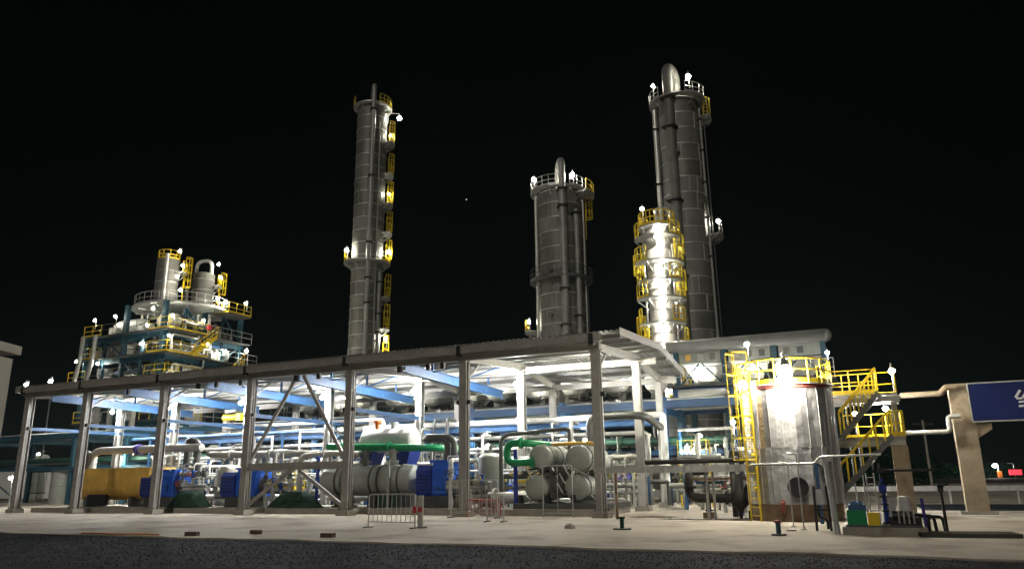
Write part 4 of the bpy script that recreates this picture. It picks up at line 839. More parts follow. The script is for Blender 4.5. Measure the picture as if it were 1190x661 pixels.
LSN = ['above the far left end of the top left deck', 'above the middle of the top left deck', 'under the left rim of the round top deck', 'below the upper deck left of the corner', 'bright on the middle left deck', 'at the far left tip of the lowest deck', 'on the lowest deck near the left', 'below the lowest deck at the left', 'below the lowest deck near the corner', 'at the corner under the round deck', 'at the corner below the upper deck', 'on the upper deck right of the stairs', 'on the middle deck right of the stairs', 'bright near the right end of the middle deck', 'at the far right tip of the middle deck', 'low at the corner above the shed roof', 'low right of the corner above the shed roof', 'at the foot of the right top vessel', 'bright at the right foot of the right top vessel', 'at the far right tip of the side platform', 'at the top of the left top vessel', 'second from the top on the left top vessel', 'third from the top on the left top vessel', 'at the foot of the left top vessel', 'at the top of the right top vessel', 'halfway up the right top vessel']
for k, (a, d, z) in enumerate(LSL):
    big = k in (4, 13, 18, 20, 21, 22, 23, 25, 19, 14, 17)
    lamp('lamp ' + LSN[k] + ' of the blue structure', a, d, z, (95 if k > 19 else 260) if big else 170, .2 if big else .14, .9 if k < 20 else .3, NEUT, group='lamps of the process structure')
for k, (a, d, z) in enumerate(((-70.2, 20, 12.1), (-66.3, 20, 12.2))):
    lamp(['leftmost lamp on a tall post beyond the shed end', 'second lamp on a tall post beyond the shed end'][k], a, d, z, 350, .22, 12.1, COOL, group='post lamps beyond the shed end', pr=.07)
# ------------------------------------------------------------------ clad storage tank with yellow railing
TA, TD, TR = 7.75, -.2, 1.68; f = camang(TA, TD)
t = tank = thing('clad_tank', 'round tank in crinkled silver cladding with a yellow railing and a blazing lamp', 'tank', TA, TD)
MB().lathe([(.01, 0), (TR - .03, 0), (TR - .03, .6), (.01, .6)], 40, smooth=False).build('foundation_ring', 'rusty_concrete', t)
MB().lathe([(TR - .06, .6), (TR - .06, 4.84), (.01, 5.1)], 40).build('inner_shell', 'galv', t)
rd = random.Random(11); NP = 46
for c, (z0, z1) in enumerate(((.61, 2.62), (2.6, 4.8))):
    for k in range(NP):
        a0 = 2*PI*k/NP + c*.03; a1 = a0 + 2*PI/NP; js = [rd.uniform(0, .022) + .01*c for q in range(2)]; nz = 6; vs = []; b = MB()
        for q in range(nz + 1):
            z = z0 + (z1 - z0)*q/nz; wv = rd.uniform(-.006, .006)
            vs += [((TR + js[0] + wv)*math.cos(a0), (TR + js[0] + wv)*math.sin(a0), z), ((TR + js[1] - wv)*math.cos(a1), (TR + js[1] - wv)*math.sin(a1), z)]
        b._add(vs, [(2*q, 2*q + 1, 2*q + 3, 2*q + 2) for q in range(nz)], True)
        b._add([vs[0], vs[1], ((TR - .05)*math.cos(a1), (TR - .05)*math.sin(a1), z0), ((TR - .05)*math.cos(a0), (TR - .05)*math.sin(a0), z0)], [(0, 1, 2, 3)])
        b.build('cladding_sheet', 'foil_gold_reflect' if math.cos(a0 - f + .95) > .95 and (k + c) % 3 else ('foil_dark_reflect' if rd.random() < .33 else 'foil'), t)
    for k in range(0, NP, 2):
        a0 = 2*PI*k/NP + c*.03; b = MB(); b.bar(((TR + .03)*math.cos(a0), (TR + .03)*math.sin(a0), z0 + .02), ((TR + .03)*math.cos(a0), (TR + .03)*math.sin(a0), z1 - .02), .018, .018); b.build('seam', 'foil', t)
MB().ringband(TR - .04, 4.78, .12, .1, 40).build('rim', 'dull_red', t)
MB().lathe([(TR - .1, 4.9), (TR + .12, 4.9), (TR + .12, 4.94), (TR - .1, 4.94)], 40, closed=True, smooth=False).build('walkway', 'galv', t)
for k in range(14):
    a0 = f - 2.3 + k*4.6/13; p = Vector(((TR + .06)*math.cos(a0), (TR + .06)*math.sin(a0), 4.94)); MB().cyl(p, p + Vector((0, 0, .95)), .03, n=6).build('rail_post', 'yellow', t)
for z, nm in ((5.86, 'hand_rail'), (5.45, 'mid_rail')): MB().path(arc(TR + .06, z, f - 2.3, f + 2.3, 30), .03, 6, bend=.01, seg=1).build(nm, 'yellow', t)
MB().ringband(TR + .04, 4.96, .16, .02, 30, a0=f - 2.3, a1=f + 2.3).build('toe_board', 'yellow', t)
la = f - .85; ca, sa = math.cos(la), math.sin(la)
ladder(t, ((TR + .22)*ca, (TR + .22)*sa, 0), 5.5, (ca, sa), wd=.55)
for z in (1.2, 2.4, 3.6, 4.6): MB().bar(((TR - .02)*ca, (TR - .02)*sa, z), ((TR + .22)*ca, (TR + .22)*sa, z), .08).build('ladder_stay', 'yellow', t)
ma = f + .06; cm, sm = math.cos(ma), math.sin(ma)
b = MB(); b.cyl((TR*.95*cm, TR*.95*sm, 1.2), ((TR + .28)*cm, (TR + .28)*sm, 1.2), .27, n=18); b.cyl(((TR + .28)*cm, (TR + .28)*sm, 1.2), ((TR + .36)*cm, (TR + .36)*sm, 1.2), .36, n=18); b.build('manhole', 'black', t)
MB().path([(TR*math.cos(f + .55), TR*math.sin(f + .55), 2.0), ((TR + .25)*math.cos(f + .55), (TR + .25)*math.sin(f + .55), 2.0), ((TR + .25)*math.cos(f + .55), (TR + .25)*math.sin(f + .55), 1.6)], .08, 8).build('nozzle', 'black', t)
MB().path([(TR*math.cos(f - .25), TR*math.sin(f - .25), .7), ((TR + .2)*math.cos(f - .25), (TR + .2)*math.sin(f - .25), .7), ((TR + .2)*math.cos(f - .25), (TR + .2)*math.sin(f - .25), .3)], .07, 8).build('drain', 'dull_red', t)
lamp('blazing lamp on the railing of the silver tank', TA + (TR + .5)*math.cos(f + .03), TD + (TR + .5)*math.sin(f + .03), 5.28, 1500, .38, .3, WARM, arm=(-.44*math.cos(f), -.44*math.sin(f)), pr=.03)
lamp('second blazing lamp just behind the railing lamp on the silver tank', TA + (TR - .7)*math.cos(f + .0), TD + (TR - .7)*math.sin(f + .0), 5.62, 900, .34, .6, WARM, pr=.03)
lamp('small lamp above the yellow ladder of the silver tank', TA + 2.1*ca, TD + 2.1*sa, 5.0, 300, .1, .2, WARM, arm=(-.3*ca, -.3*sa))
# ------------------------------------------------------------------ air cooler bank behind the tank
t = thing('air_cooler', 'grey air cooler bank with a long rounded top duct behind the silver tank', 'air cooler', -.6, 18)
for x in (.3, 3.4, 6.5, 9.4):
    for y in (.2, 5):
        MB().ibeam((x, y, 0), (x, y, 9.7), .32, .32, .04).build('column', 'teal_steel', t)
MB().box((4.85, 2.5, 7.3), (10.2, 6.4, .14)).build('walkway', 'dark_grey', t)
rail(t, [(-.2, -.6, 7.37), (9.9, -.6, 7.37)], 1.1, 1.2, m='galv', near=True, toe=False)
MB().ibeam((0, -.1, 6.95), (9.7, -.1, 6.95), .5, .24, .035).build('edge_beam', 'blue_steel', t)
hd = head(.42, .9)
MB().lathe([(.42, -.3), (.42, 9.6)] + [(max(q, .002), 9.6 + z) for q, z in hd], 20, (0, .2, 10.0), axis='x').build('top_duct', 'cladding', t)
for k in range(3):
    x = .3 + 3.1*k
    MB().box((x + 1.55, .7, 9.25), (2.6, .7, .75)).build('header_box', 'vessel_grey', t)
    for j in range(3): b = MB(); b.box((x + .75 + j*.8, .32, 9.25), (.36, .05, .42)); b.build('cover_plate', ['tank_yellow', 'dark_grey', 'galv', 'vessel_grey', 'dark_cladding'][(j*2 + k*2) % 5], t)
    h = MB(); cx = x + 1.55
    h._add([(cx - 1.25, .7, 8.85), (cx + 1.25, .7, 8.85), (cx + 1.25, 4.4, 8.85), (cx - 1.25, 4.4, 8.85), (cx - .62, 1.5, 7.75), (cx + .62, 1.5, 7.75), (cx + .62, 3.4, 7.75), (cx - .62, 3.4, 7.75)],
           [(0, 1, 5, 4), (1, 2, 6, 5), (2, 3, 7, 6), (3, 0, 4, 7), (0, 3, 2, 1)]); h.build('plenum_hood', 'white_paint', t)
    b = MB(); b.cyl((cx, 2.4, 7.4), (cx, 2.4, 7.75), .5, .6, 16); b.build('fan_ring', 'galv', t)
    for sx in (-1, 1): MB().bar((cx + sx*1.4, .25, 7.4), (cx + sx*.1, .25, 8.8), .1).build('brace', 'teal_steel', t)
    MB().box((cx, 4.9, 8.4), (3.0, .1, 2.2)).build('back_panel', 'offwhite', t)
lamp('bright lamp under the left hood of the air cooler bank', .9, 18.7, 8.2, 200, .14, .8, NEUT)
lamp('lamp under the middle hood of the air cooler bank', 4.2, 18.3, 8.2, 130, .12, .8, NEUT)
lamp('lamp on a thin leaning post left of the tank railing', 4.9, 13.2, 9.0, 420, .17, 3.0, COOL)
lamp('small lamp on a post right of the tank railing', 9.2, 10, 7.7, 260, .13, 7.7, COOL)
MB_ = pipe('silver_header', 'short silver pipe on the right end of the outer rack', [(.7, 13.5, 6.4), (3.3, 13.5, 6.4), (3.3, 14.6, 6.4)], .22, 'cladding')
for k in range(7): 
    a = .9 + k*.42
    b = MB(); b.path([(0, 0, 0), (0, 0, -.65), (.14, -.1, -.75)], .03, 5); b.ringband(.05, -.35, .06, .04, 8); o = b.build('dangling_valve', 'black'); tag(o, 'small black valve hanging under the right end of the outer rack, %s from the left' % ['first', 'second', 'third', 'fourth', 'fifth', 'sixth', 'seventh'][k], 'valve', 'valves under the rack'); o.location = W(a, 13.5, 4.25); o.rotation_euler = (0, 0, -A)
pipe('valve_header', 'grey level header pipe above the hanging black valves', [(.5, 13.5, 4.3), (4.0, 13.5, 4.3)], .1, 'galv', sup=((.6, 13.5, 4.3), (3.9, 13.5, 4.3)))
# ------------------------------------------------------------------ long tray, dark pipes and supports between the shed and the tank
t = thing('cable_tray', 'long pale grey cable tray on posts from the shed corner to the tank', 'cable tray', .3, -1)
g = MB(); g.prof((0, 0, 1.92), (6.3, 0, 1.92), [(-.2, -.13), (.2, -.13), (.2, .13), (.17, .13), (.17, -.1), (-.17, -.1), (-.17, .13), (-.2, .13)]).build('tray', 'galv', t)
for k in range(8): MB().box((.3 + k*.82, -.21, 1.92), (.05, .03, .3)).build('rib', 'galv', t)
for x in (.65, 4.3, 4.55): MB().bar((x, .05, 0), (x, .05, 1.8), .09).build('post', 'grey_steel' if x > 1 else 'rusty_concrete', t)
MB().path([(1.9, .1, 2.2), (6.6, .1, 2.22)], .09, 8).build('upper_pipe', 'dark_pipe', t)
pipe('thin_grey_pipe', 'thin grey pipe running on from the cable tray in front of the tank', [(6.6, -3.0, 2.0), (8.7, -3.1, 2.0), (8.9, -3.1, 2.22), (10.8, -3.2, 2.25)], .045, 'galv', n=6, bend=.1, sup=((8.75, -3.1, 2.0),))
t = thing('dark_pipework', 'thick dark bent pipe with a hanging valve left of the tank', 'pipe', 3.6, .5)
MB().path([(.7, .5, 1.85), (0, .2, 1.85), (0, 0, 1.6), (0, 0, .78), (2.9, 0, .78)], .19, 14, bend=.42).build('pipe_run', 'dark_pipe', t)
for p, v in (((.05, 0, 1.2), (0, 0, 1)), ((1.5, 0, .78), (1, 0, 0)), ((2.3, 0, .78), (1, 0, 0)), ((2.75, 0, .78), (1, 0, 0))):
    b = MB(); flange(b, p, v, .27, .05, 14); b.build('flange', 'dark_pipe', t)
b = MB(); b.lathe([(.01, .2), (.1, .2), (.14, .34), (.36, .55), (.36, 1.0), (.24, 1.05), (.24, 1.7), (.01, 1.7)], 16, (2.0, 0, 0)); b.build('valve_body', 'dark_pipe', t)
MB().path([(2.3, -.1, .78), (2.3, -.1, 1.25), (2.9, -.1, 1.3), (3.05, -.1, .9)], .12, 10, bend=.3).build('elbow', 'dark_pipe', t)
for x in (2.0, 2.35): MB().bar((x, 0, 0), (x, 0, .3), .12).build('leg', 'black', t)
MB().bar((.1, -.1, 1.5), (2.9, -.1, 1.55), .09).build('hanger_rail', 'rusty_concrete', t)
b = MB(); b.bar((.75, .1, .22), (.75, .1, 1.35), .13); b.box((.75, .1, .3), (.3, .3, .05)); b.build('support_post', 'teal_steel', t)
MB().bar((.3, .1, 1.38), (1.4, .1, 1.38), .12).build('support_arm', 'teal_steel', t)
MB().box((.75, .1, .11), (.45, .45, .22)).build('footing', 'rusty_concrete', t)
b = MB(); b.bar((1.6, 2.2, .1), (1.6, 2.2, 1.5), .12); b.box((1.6, 2.2, .05), (.4, .4, .1)); b.bar((1.6, 2.2, 1.5), (2.6, 2.2, 1.5), .1); b.build('blue_post', 'deep_blue', t)
for k, (a, d, rx, ry) in enumerate(((3.4, -.55, .9, .28), (5.2, -.75, 1.3, .3), (6.3, .3, .8, .5), (2.0, .9, 1.1, .3))):
    pts = [(a + rx*math.cos(q*PI/9)*(1 + .2*math.sin(q*2.1 + k)), d + ry*math.sin(q*PI/9)*(1 + .25*math.cos(q*1.7))) for q in range(18)]
    sheet('puddle', pts, .006 + .001*k, 'puddle')
for k, (a, d, h) in enumerate(((2.6, 8.4, 2.6), (5.4, 10.2, 3.0), (4.2, 5.6, 1.6), (6.6, 7.2, 2.2))):
    manifold('yard_manifold', ['manifold of pipes in the yard just right of the shed corner', 'tall manifold in the yard behind the dark pipework', 'low manifold in the yard close behind the dark pipework', 'manifold in the yard close behind the tank ladder'][k], a, d, k + 130, h)
pipe('yard_pipe', 'long grey pipe crossing the yard behind the dark pipework', [(1.4, 6.6, 1.2), (7.4, 6.6, 1.2), (7.6, 6.8, .2)], .14, 'vessel_grey', [((3.2, 6.6, 1.2), (1, 0, 0)), ((5.2, 6.6, 1.2), (1, 0, 0))], sup=((2.2, 6.6, 1.2), (6.4, 6.6, 1.2)))
pipe('dark_yard_pipe', 'thick dark pipe rising beside the blue post behind the dark pipework', [(5.2, 1.8, .0), (5.2, 1.8, 2.6), (5.2, 4.6, 2.6), (5.2, 4.6, 1.0)], .13, 'dark_pipe', [((5.2, 1.8, 1.3), (0, 0, 1))], bend=.3)
# ------------------------------------------------------------------ stair tower with yellow rails
t = thing('stair_tower', 'steel stair tower with yellow railings right of the silver tank', 'stairs', 9.1, 3)
for z in (3.05, 4.8):
    MB().box((1.35, .75, z), (2.75 if z > 4 else 2.95, 1.5, .1)).build('landing', 'grey_steel', t)
    for y in (.06, 1.44): MB().ibeam((0, y, z - .19), (2.8, y, z - .19), .24, .14, .025).build('landing_beam', 'pale_steel', t)
def stairs(x0, z0, x1, z1, y, n):
    for yy in (y, y - .8): MB().bar((x0, yy, z0), (x1, yy, z1), .05, .22).build('stringer', 'dark_grey', t)
    for i in range(n):
        q = (i + .5)/n; MB().box((x0 + (x1 - x0)*q, y - .4, z0 + (z1 - z0)*q + .03), (.24, .76, .035)).build('tread', 'grey_steel', t)
    for yy in (y - .82, y + .02):
        up = Vector((0, 0, 1)); p, q = Vector((x0, yy, z0)), Vector((x1, yy, z1))
        MB().cyl(p + up, q + up, .04, n=6).build('hand_rail', 'yellow', t)
        m = 10
        for i in range(m + 1):
            c = p + (q - p)*i/m; MB().bar(c + up*.1, c + up*.98, .055, .03).build('baluster', 'yellow', t)
stairs(2.0, 4.8, .45, 3.1, -.05, 9)
stairs(2.3, 3.05, -.6, .05, -1.0, 16)
rail(t, [(0, .02, 4.85), (1.95, .02, 4.85)], 1.0, .9, near=True)
rail(t, [(2.7, .02, 4.85), (2.7, 1.45, 4.85), (0, 1.45, 4.85)], 1.0, .75, near=True)
rail(t, [(.55, 1.45, 3.1), (2.75, 1.45, 3.1), (2.75, .02, 3.1)], 1.0, .55, near=True)
rail(t, [(-.1, 1.45, 3.1), (-.1, .0, 3.1)], 1.0, .55, near=True)
rail(t, [(2.25, -.02, 3.1), (2.8, -.02, 3.1)], 1.0, .3, near=True)
for x in (.1, 2.6): MB().ibeam((x, 1.4, 0), (x, 1.4, 4.65), .2, .2, .025).build('post', 'grey_steel', t)
MB().prof((2.55, .35, 0), (2.55, .35, 2.74), [(-.3, -.28), (.3, -.28), (.3, .28), (-.3, .28)]).build('concrete_column', 'weathered_concrete', t)
MB().ibeam((2.55, .35, 3.1), (2.55, .35, 4.6), .22, .22, .03).build('upper_column', 'grey_steel', t)
lamp('lamp at the top right of the yellow railed stair tower', 11.75, 3.2, 5.75, 420, .17, .8, NEUT)
lamp('upper of two lamps behind the yellow stairs', 9.8, 6.0, 4.75, 380, .16, 4.75, COOL, arm=(0, .3))
lamp('added fill lamp on a post in the yard between the shed corner and the tank', 4.4, 8.6, 4.3, 900, .15, 4.3, NEUT)  # lamp added to light the floor behind the dark pipework
lamp('lower of two lamps behind the yellow stairs', 10.15, 6.6, 4.3, 330, .15, 4.3, COOL)
lamp('lamp under the top landing of the stair tower at its right end', 11.35, 3.9, 4.28, 330, .15, .05, COOL, arm=(.25, 0))
# ------------------------------------------------------------------ portal with the blue sign
t = thing('portal_column', 'square weathered concrete portal column carrying the blue sign', 'column', 14.25, 5.2)
MB().prof((0, 0, 0), (0, 0, 5.25), [(-.4, -.32), (.4, -.32), (.4, .32), (-.4, .32)]).build('shaft', 'weathered_concrete', t)
b = MB(); b._add([(.41, -.25, 3.0), (.41, .25, 3.0), (.41, .25, 3.6), (.41, -.25, 3.6), (.95, -.25, 3.35), (.95, .25, 3.35), (.95, .25, 3.6), (.95, -.25, 3.6)], [(0, 1, 2, 3), (4, 7, 6, 5), (0, 4, 5, 1), (3, 2, 6, 7), (0, 3, 7, 4), (1, 5, 6, 2)]); b.build('corbel', 'weathered_concrete', t)
MB().box((0, 0, .06), (1.3, 1.1, .12)).build('base', 'concrete', t)
t = thing('blue_sign', 'wide dark blue sign board with a white mark beside the portal column', 'sign', 14.55, 4.78)
MB().box((4.2, 0, 4.43), (8.4, .1, 1.5)).build('board', 'sign_blue', t)
for z in (3.65, 5.21): MB().box((4.2, -.01, z), (8.44, .13, .05)).build('frame', 'galv', t)
MB().box((-.02, -.01, 4.43), (.04, .13, 1.5)).build('frame', 'galv', t)
MB().box((4.2, .45, 4.4), (8.4, .3, .4)).build('carrier_beam', 'weathered_concrete', t)
lg = MB()
X0 = 1.6
for p, q, th in (((X0 + .0, 4.55), (X0 + .2, 4.84), .09), ((X0 + .02, 4.52), (X0 + .2, 4.5), .08), ((X0 + .22, 4.5), (X0 + .4, 4.78), .08), ((X0 + .08, 4.36), (X0 + .5, 4.4), .075), ((X0 + .06, 4.2), (X0 + .5, 4.23), .08)):
    o = MB().bar((p[0], -.065, p[1]), (q[0], -.065, q[1]), .02, th).build('stroke', 'white_paint', t)
pipe('upper_link_pipe', 'pale square duct from the stair tower to the top of the portal column', [(12.0, 4.6, 4.85), (13.5, 4.6, 4.85), (13.75, 4.6, 5.1), (14.1, 4.6, 5.1)], .12, 'weathered_concrete', n=4, bend=.05)
pipe('lower_link_pipe', 'pale lagged pipe from the stair tower bending up at the portal column', [(12.0, 4.6, 3.28), (13.65, 4.6, 3.28), (13.65, 4.6, 3.9), (14.1, 4.6, 3.9)], .1, 'offwhite', n=10, bend=.16)
# ------------------------------------------------------------------ loading skid in the right foreground
t = thing('loading_skid', 'low loading skid with a dark arm stand, green box and yellow box', 'skid', 9.6, -7.75)
MB().box((.95, .6, .1), (2.1, 1.3, .2)).build('base', 'concrete', t)
MB().box((.95, .6, .23), (1.9, 1.1, .06)).build('deck', 'dark_grey', t)
b = MB(); b.box((.3, .3, .45), (.5, .5, .4)); b.build('green_box', 'green', t)
b = MB(); b.box((.33, .32, .72), (.46, .42, .14)); b.cyl((.15, .2, .8), (.5, .2, .8), .09, n=10); b.build('blue_cover', 'blue_steel', t)
b = MB(); b.box((.72, .2, .42), (.3, .34, .34)); b.build('yellow_box', 'yellow', t)
b = MB(); b.box((1.5, .4, .36), (.8, .4, .2)); b.cyl((1.2, .25, .5), (1.75, .25, .5), .13, n=12); b.build('pump', 'black', t)
for k in range(4): MB().cyl((1.35 + k*.12, .05, .3), (1.35 + k*.12, .05, .62), .025, n=6).build('gauge_pipe', 'galv', t)
b = MB(); b.cyl((1.05, .45, .26), (1.05, .45, 1.5), .055, n=12); b.build('arm_stand', 'deep_blue', t)
for z, q in ((.3, .11), (.62, .1), (.8, .1), (1.0, .11), (1.12, .11), (1.38, .1)):
    b = MB(); flange(b, (1.05, .45, z), (0, 0, 1), q, .02, 12); b.build('flange', 'black', t)
b = MB(); b.box((1.05, .45, 1.23), (.2, .17, .2)); b.build('valve_body', 'deep_blue', t)
b = MB(); b.path([(1.05, .45, 1.48), (1.05, .45, 1.95), (.9, .4, 1.95), (.9, .4, 1.72)], .05, 8, bend=.08); b.build('gooseneck', 'black', t)
b = MB(); b.box((1.05, .4, 1.7), (.15, .16, .13)); b.build('swivel_joint', 'black', t)
MB().cyl((1.05, .45, 1.71), (2.45, .6, 1.71), .035, n=8).build('loading_arm', 'black', t)
b = MB(); b.cyl((.88, .4, .3), (.86, .4, 1.65), .02, n=6); b.cyl((.66, .4, .3), (.66, .4, 1.65), .02, n=6)
for k in range(7): b.cyl((.66, .4, .45 + k*.18), (.87, .4, .45 + k*.18), .014, n=5)
b.build('gauge_ladder', 'galv', t)
b = MB(); b.cyl((1.15, .75, .26), (1.15, .75, .95), .17, n=16); b.build('filter_pot', 'foil', t)
b = MB(); b.cyl((1.55, .8, .26), (1.55, .8, 1.0), .15, n=16); b.build('filter_pot', 'white_paint', t)
t = thing('black_valve_post', 'black upright post with a valve head at the right end of the skid', 'post', 12.13, -6.8)
b = MB(); b.cyl((0, 0, .02), (-.02, 0, 1.15), .04, n=8); b.box((0, 0, .02), (.25, .25, .04)); b.build('post', 'black', t)
b = MB(); b.box((-.02, 0, 1.2), (.14, .12, .18)); b.cyl((-.1, -.06, 1.3), (.06, -.06, 1.3), .07, n=10); b.build('valve_head', 'black', t)
t = thing('blue_valve_post', 'short dark blue post at the right end of the skid', 'post', 11.62, -7.05)
b = MB(); b.cyl((0, 0, 0), (-.03, 0, .95), .04, n=8); b.box((0, 0, .02), (.2, .2, .04)); b.build('post', 'purple_blue', t)
for k in range(3): pipe('black_pipe_loop', '%s of three low black pipe hoops at the end of the skid' % ['first', 'second', 'third'][k], [(11.25 + k*.22, -7.2 + k*.1, .0), (11.25 + k*.22, -7.2 + k*.1, .52 - k*.03), (11.62 + k*.22, -6.9 + k*.1, .5 - k*.03), (11.66 + k*.22, -6.9 + k*.1, 0)], .045, 'black', n=8, bend=.12, group='black pipe hoops')
b = MB(); b.box((0, 0, .05), (2.3, 1.0, .1)); o = b.build('dark_slab', 'earth'); tag(o, 'low dark slab on the apron right of the skid', 'slab'); o.location = W(12.5, -7.7); o.rotation_euler = (0, 0, -A + .1)
t = thing('grey_standpost', 'thick leaning galvanised post left of the loading skid', 'post', 9.35, -7.5)
b = MB(); b.cyl((0, 0, 0), (-.1, .05, 2.0), .085, n=12); b.build('post', 'galv', t)
b = MB(); b.box((-.05, .05, 2.06), (.3, .16, .14)); b.build('cap', 'galv', t)
t = thing('gauge_stand', 'narrow black stand holding a silver cylinder before the tank', 'stand', 8.95, -6.3)
for x in (-.2, .2): MB().bar((x, 0, 0), (x*.9, 0, 1.3), .07).build('leg', 'black', t)
MB().cyl((0, 0, .75), (0, 0, 1.2), .14, n=14).build('cylinder', 'foil', t)
b = MB(); b.path([(-.1, 0, .75), (-.1, 0, .4), (.12, 0, .35), (.12, 0, .05)], .04, 6); b.build('hose', 'black', t)
MB().box((0, 0, .6), (.42, .08, .05)).build('shelf', 'black', t)
for k, (a, d, h) in enumerate(((8.35, -5.9, 2.25), (7.95, -4.6, 2.0))):
    t = thing('thin_post', ['thin grey post with a small arm in front of the tank', 'thin short grey post between the tank ladder and its manhole'][k], 'post', a, d)
    b = MB(); b.path([(0, 0, 0), (0, 0, h), (-.3, 0, h + .05)], .022, 6, bend=.05); b.build('post', 'galv', t)
    MB().box((0, 0, .02), (.16, .16, .03)).build('base', 'galv', t)
# ------------------------------------------------------------------ small things on the apron
for k, (a, d, m) in enumerate(((2.94, -7.05, 'dark_green'), (7.87, -8.5, 'teal_steel'))):
    t = thing('stub_valve', ['short green stub post on a base plate in front of the shed corner', 'short dark valve stub with a wire ring on the apron before the tank'][k], 'valve', a, d)
    MB().cyl((0, 0, 0), (0, 0, .05), .3 if k == 0 else .2, n=12).build('base_plate', 'dark_grey', t)
    MB().cyl((0, 0, .05), (0, 0, .34), .07, n=10).build('stub', m, t)
    b = MB(); b.cyl((0, 0, .34), (0, 0, .4), .11, n=10); b.build('head', m if k == 0 else 'dull_red', t)
    if k: MB().path(arc(.13, .14, 0, 1.95*PI, 14, (.34, .0)), .012, 5, bend=.01, seg=1).build('wire_ring', 'dark_grey', t)
for k, (a, d, rz) in enumerate(((-9.6, -12.8, .2), (-7.98, -11.7, -.3), (-4.63, -12.3, .05))):
    b = MB(); b.box((0, 0, .06), (.42, .2, .12)); o = b.build('brick', 'brick_brown'); o.location = W(a, d); o.rotation_euler = (0, 0, -A + rz)
    o.name = 'loose_brick'; tag(o, ['brown brick on the apron edge, leftmost of three', 'dark brick on the apron edge, middle of three', 'brown brick on the apron edge, rightmost of three'][k], 'brick', 'bricks on the apron edge')
b = MB(); b.path([(-14.4, -13.1, .02), (-13.6, -12.95, .02), (-12.6, -13.15, .02), (-11.6, -12.9, .02), (-10.9, -12.95, .02)], .025, 6, bend=.4); o = b.build('orange_glimmer', 'orange'); tag(o, 'thin orange strand imitating a glimmer along the left apron edge', 'hose'); o.location = W(0, 0); o.rotation_euler = (0, 0, -A)  # orange strand added in place of a glimmer of reflected light
b = MB(); b.lathe([(.2, 0), (.16, .1), (.07, .16), (.01, .17)], 7, smooth=False); o = b.build('stone', 'concrete'); tag(o, 'small pale stone on the apron before the corner column', 'stone'); o.location = W(1.1, -6.9); o.rotation_euler = (0, 0, .4)
def barrier(label, a, d, w_, h, n, rz=0., m='rail_white', feet=True, red=False):
    t = thing('barrier', label, 'barrier', a, d, 0, rz, 'barriers before the shed')
    MB().path([(-w_/2, 0, .02), (-w_/2, 0, h), (w_/2, 0, h), (w_/2, 0, .02)], .025, 6, bend=.08, seg=2).build('frame', m, t)
    MB().cyl((-w_/2, 0, .2), (w_/2, 0, .2), .018, n=6).build('lower_rail', m, t)
    for k in range(n): x = -w_/2 + w_*(k + 1)/(n + 1); MB().cyl((x, 0, .2), (x, 0, h - .01), .012, n=5).build('bar', m, t)
    if feet:
        for x in (-w_/2, w_/2): MB().box((x, 0, .02), (.12, .5, .04)).build('foot', 'dark_grey', t)
    if red: MB().box((w_/2 - .0, -.04, .62), (.14, .03, .22)).build('reflector', 'red', t)
barrier('steel barrier with a red reflector standing on the apron before the third bay', -5.25, -7.95, 1.95, 1.15, 9, -.0, red=True)
barrier('small steel barrier on the apron before the second front column', -3.2, -3.7, .7, 1.05, 3, .1)
barrier('steel barrier across the bay left of the corner column', -5.6, -.9, 2.3, 1.6, 7)
barrier('tall white tube fence before the drum compressor', -1.75, -.6, 1.35, 2.15, 1, feet=False)
barrier('narrow white tube fence beside the corner column', .45, -.5, .55, 2.0, 0, feet=False)
barrier('low red and white fence at the second front column', -5.3, -.5, 1.6, .75, 8, m='red', feet=False)
# small blue posts and red marked post
t = thing('marker_post', 'white post with a red band at the right end of the apron barrier', 'post', -4.2, -7.7)
MB().box((0, 0, .55), (.2, .06, 1.1)).build('post', 'rail_white', t); MB().box((0, -.035, .62), (.17, .02, .16)).build('band', 'red', t); MB().box((0, 0, .02), (.3, .4, .04)).build('foot', 'dark_grey', t)
# ------------------------------------------------------------------ far right: guard rail, hedge, lamps
t = thing('guard_rail', 'white guard rail along the far road on the right', 'guard rail', 8, 17.6)
MB().bar((0, 0, .82), (50, 0, .82), .06, .28).build('beam', 'galv', t)
for k in range(16): MB().bar((k*3.2, .1, 0), (k*3.2, .1, .95), .1).build('post', 'galv', t)
sheet('road', [(12.5, 8.5), (60, 8.5), (60, 16.8), (12.5, 16.8)], .006, 'asphalt')
def leaves(name, label, x0, x1, y0, y1, z1, n, seed, m='hedge'):
    rd = random.Random(seed); b = MB(); K = 1 if y0 < 200 else 2.5
    for i in range(n):
        x = rd.uniform(x0, x1); y = rd.uniform(y0, y1); lim = z1*(.75 + .2*math.sin(x*.7 + seed) + .12*math.sin(x*2.1))
        z = rd.uniform(.0, lim)**1; s = rd.uniform(.12, .34)
        M = Matrix.Rotation(rd.uniform(0, 6.3), 3, 'Z') @ Matrix.Rotation(rd.uniform(-1, 1), 3, 'X'); c = Vector((x, y, z))
        b._add([c + M @ Vector(v) for v in ((-s*K, 0, 0), (0, -s*.5*K, .05), (s*K, 0, 0), (0, s*.5*K, .05))], [(0, 1, 2, 3)])
    o = b.build(name, m); tag(o, label, 'hedge', None, 'stuff'); return o
leaves('hedge', 'dark green hedge behind the guard rail left of the portal column', 24, 47.5, 84, 88, 5.0, 4000, 5)
leaves('hedge', 'lamplit green hedge behind the far street lamp', 60, 260, 272, 280, 5.4, 9000, 6)
t = thing('street_lamp', 'far street lamp with an orange banner beyond the road', 'street lamp', 162.5, 260, 0, 0, None, True)
MB().path([(0, 0, 0), (0, 0, 4.3), (-.9, -.3, 4.4)], .2, 8, bend=.3).build('pole', 'galv', t); MB().box((-1.0, -.3, 4.66), (.9, .4, .14)).build('head', 'lamp_body', t)
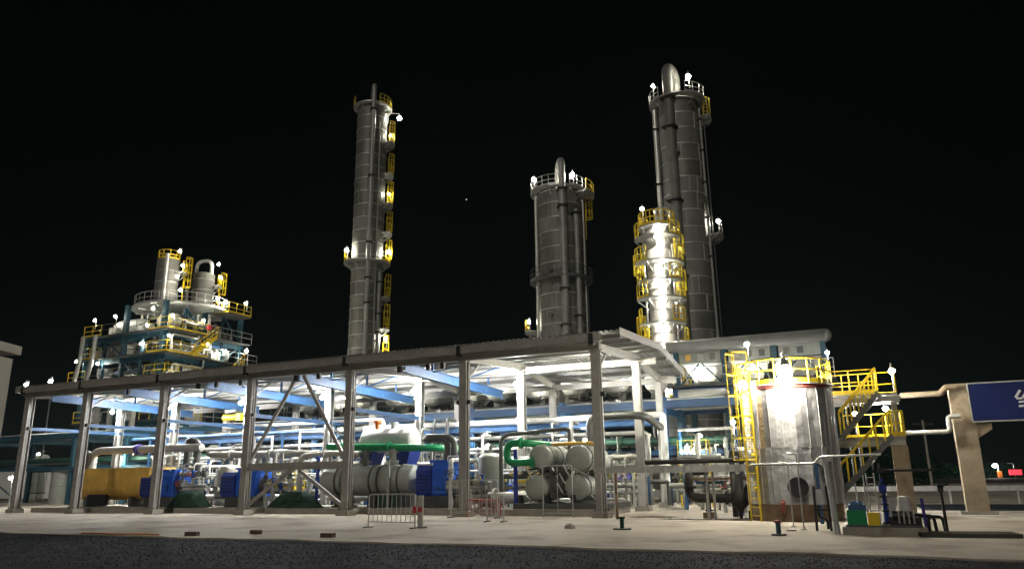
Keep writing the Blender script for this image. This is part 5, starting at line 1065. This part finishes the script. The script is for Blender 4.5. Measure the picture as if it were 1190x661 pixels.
g = globe(.6).build('globe', lampmat(5000, .6, COOL), t); g.location = (-1.4, -.5, 4.0)
MB().box((.1, -.25, 1.2), (1.6, .08, 2.2)).build('banner', 'orange', t)
t = thing('red_screen', 'small red lit sign on a pole beyond the far road', 'sign', 167.8, 260, 0, 0, None, True)
MB().cyl((0, 0, 0), (0, 0, 4.3), .12, n=8).build('pole', 'galv', t); MB().path([(0, 0, 4.2), (0, 0, 4.6), (-1.8, 0, 4.75)], .07, 6).build('arm', 'galv', t); MB().box((.1, -.3, 1.8), (4.2, .2, 1.7)).build('panel', 'screen_red', t)
t = thing('utility_pole', 'faint utility pole with a crossarm behind the skid', 'pole', 44, 82, 0, 0, None, True)
MB().cyl((0, 0, 0), (0, 0, 7.2), .16, .11, 8).build('pole', 'concrete', t); MB().box((0, 0, 6.8), (2.2, .12, .14)).build('crossarm', 'dark_grey', t)
# ------------------------------------------------------------------ far left: plain building corner, star
t = thing('plain_building', 'plain pale building corner at the left edge with a flat overhanging roof', 'building', -24, 21, 0, 0, None, True)
MB().box((0, 0, 2.95), (13, 10, 5.9)).build('wall', 'plaster', t); MB().box((.05, 0, 6.2), (13.3, 10.2, .3)).build('roof', 'plaster', t); MB().box((0, 0, 5.97), (12.4, 9.4, .16)).build('eave_recess', 'dark_grey', t)
mat('starlight', (1, .95, .85), emit=1.3)
o = MB().lathe([(.01, -2), (2, 0), (.01, 2)], 8).build('star', 'starlight'); tag(o, 'single faint star in the black sky between the towers', 'star'); o.location = Vector((-120, 1900, 733))

# ------------------------------------------------------------------ night haze
hz = bpy.data.materials.new('night_haze'); hz.use_nodes = True; ht = hz.node_tree; ht.nodes.clear()
ho = ht.nodes.new('ShaderNodeOutputMaterial'); pv = ht.nodes.new('ShaderNodeVolumePrincipled')
pv.inputs['Color'].default_value = (.62, .88, .92, 1); pv.inputs['Density'].default_value = .00014; pv.inputs['Anisotropy'].default_value = .2
ht.links.new(pv.outputs[0], ho.inputs['Volume']); MATS['night_haze'] = hz
b = MB(); b.box((0, 140, 28), (1400, 1400, 60)); o = b.build('haze', 'night_haze'); tag(o, None, None, None, 'stuff')
sc.cycles.volume_bounces = 0
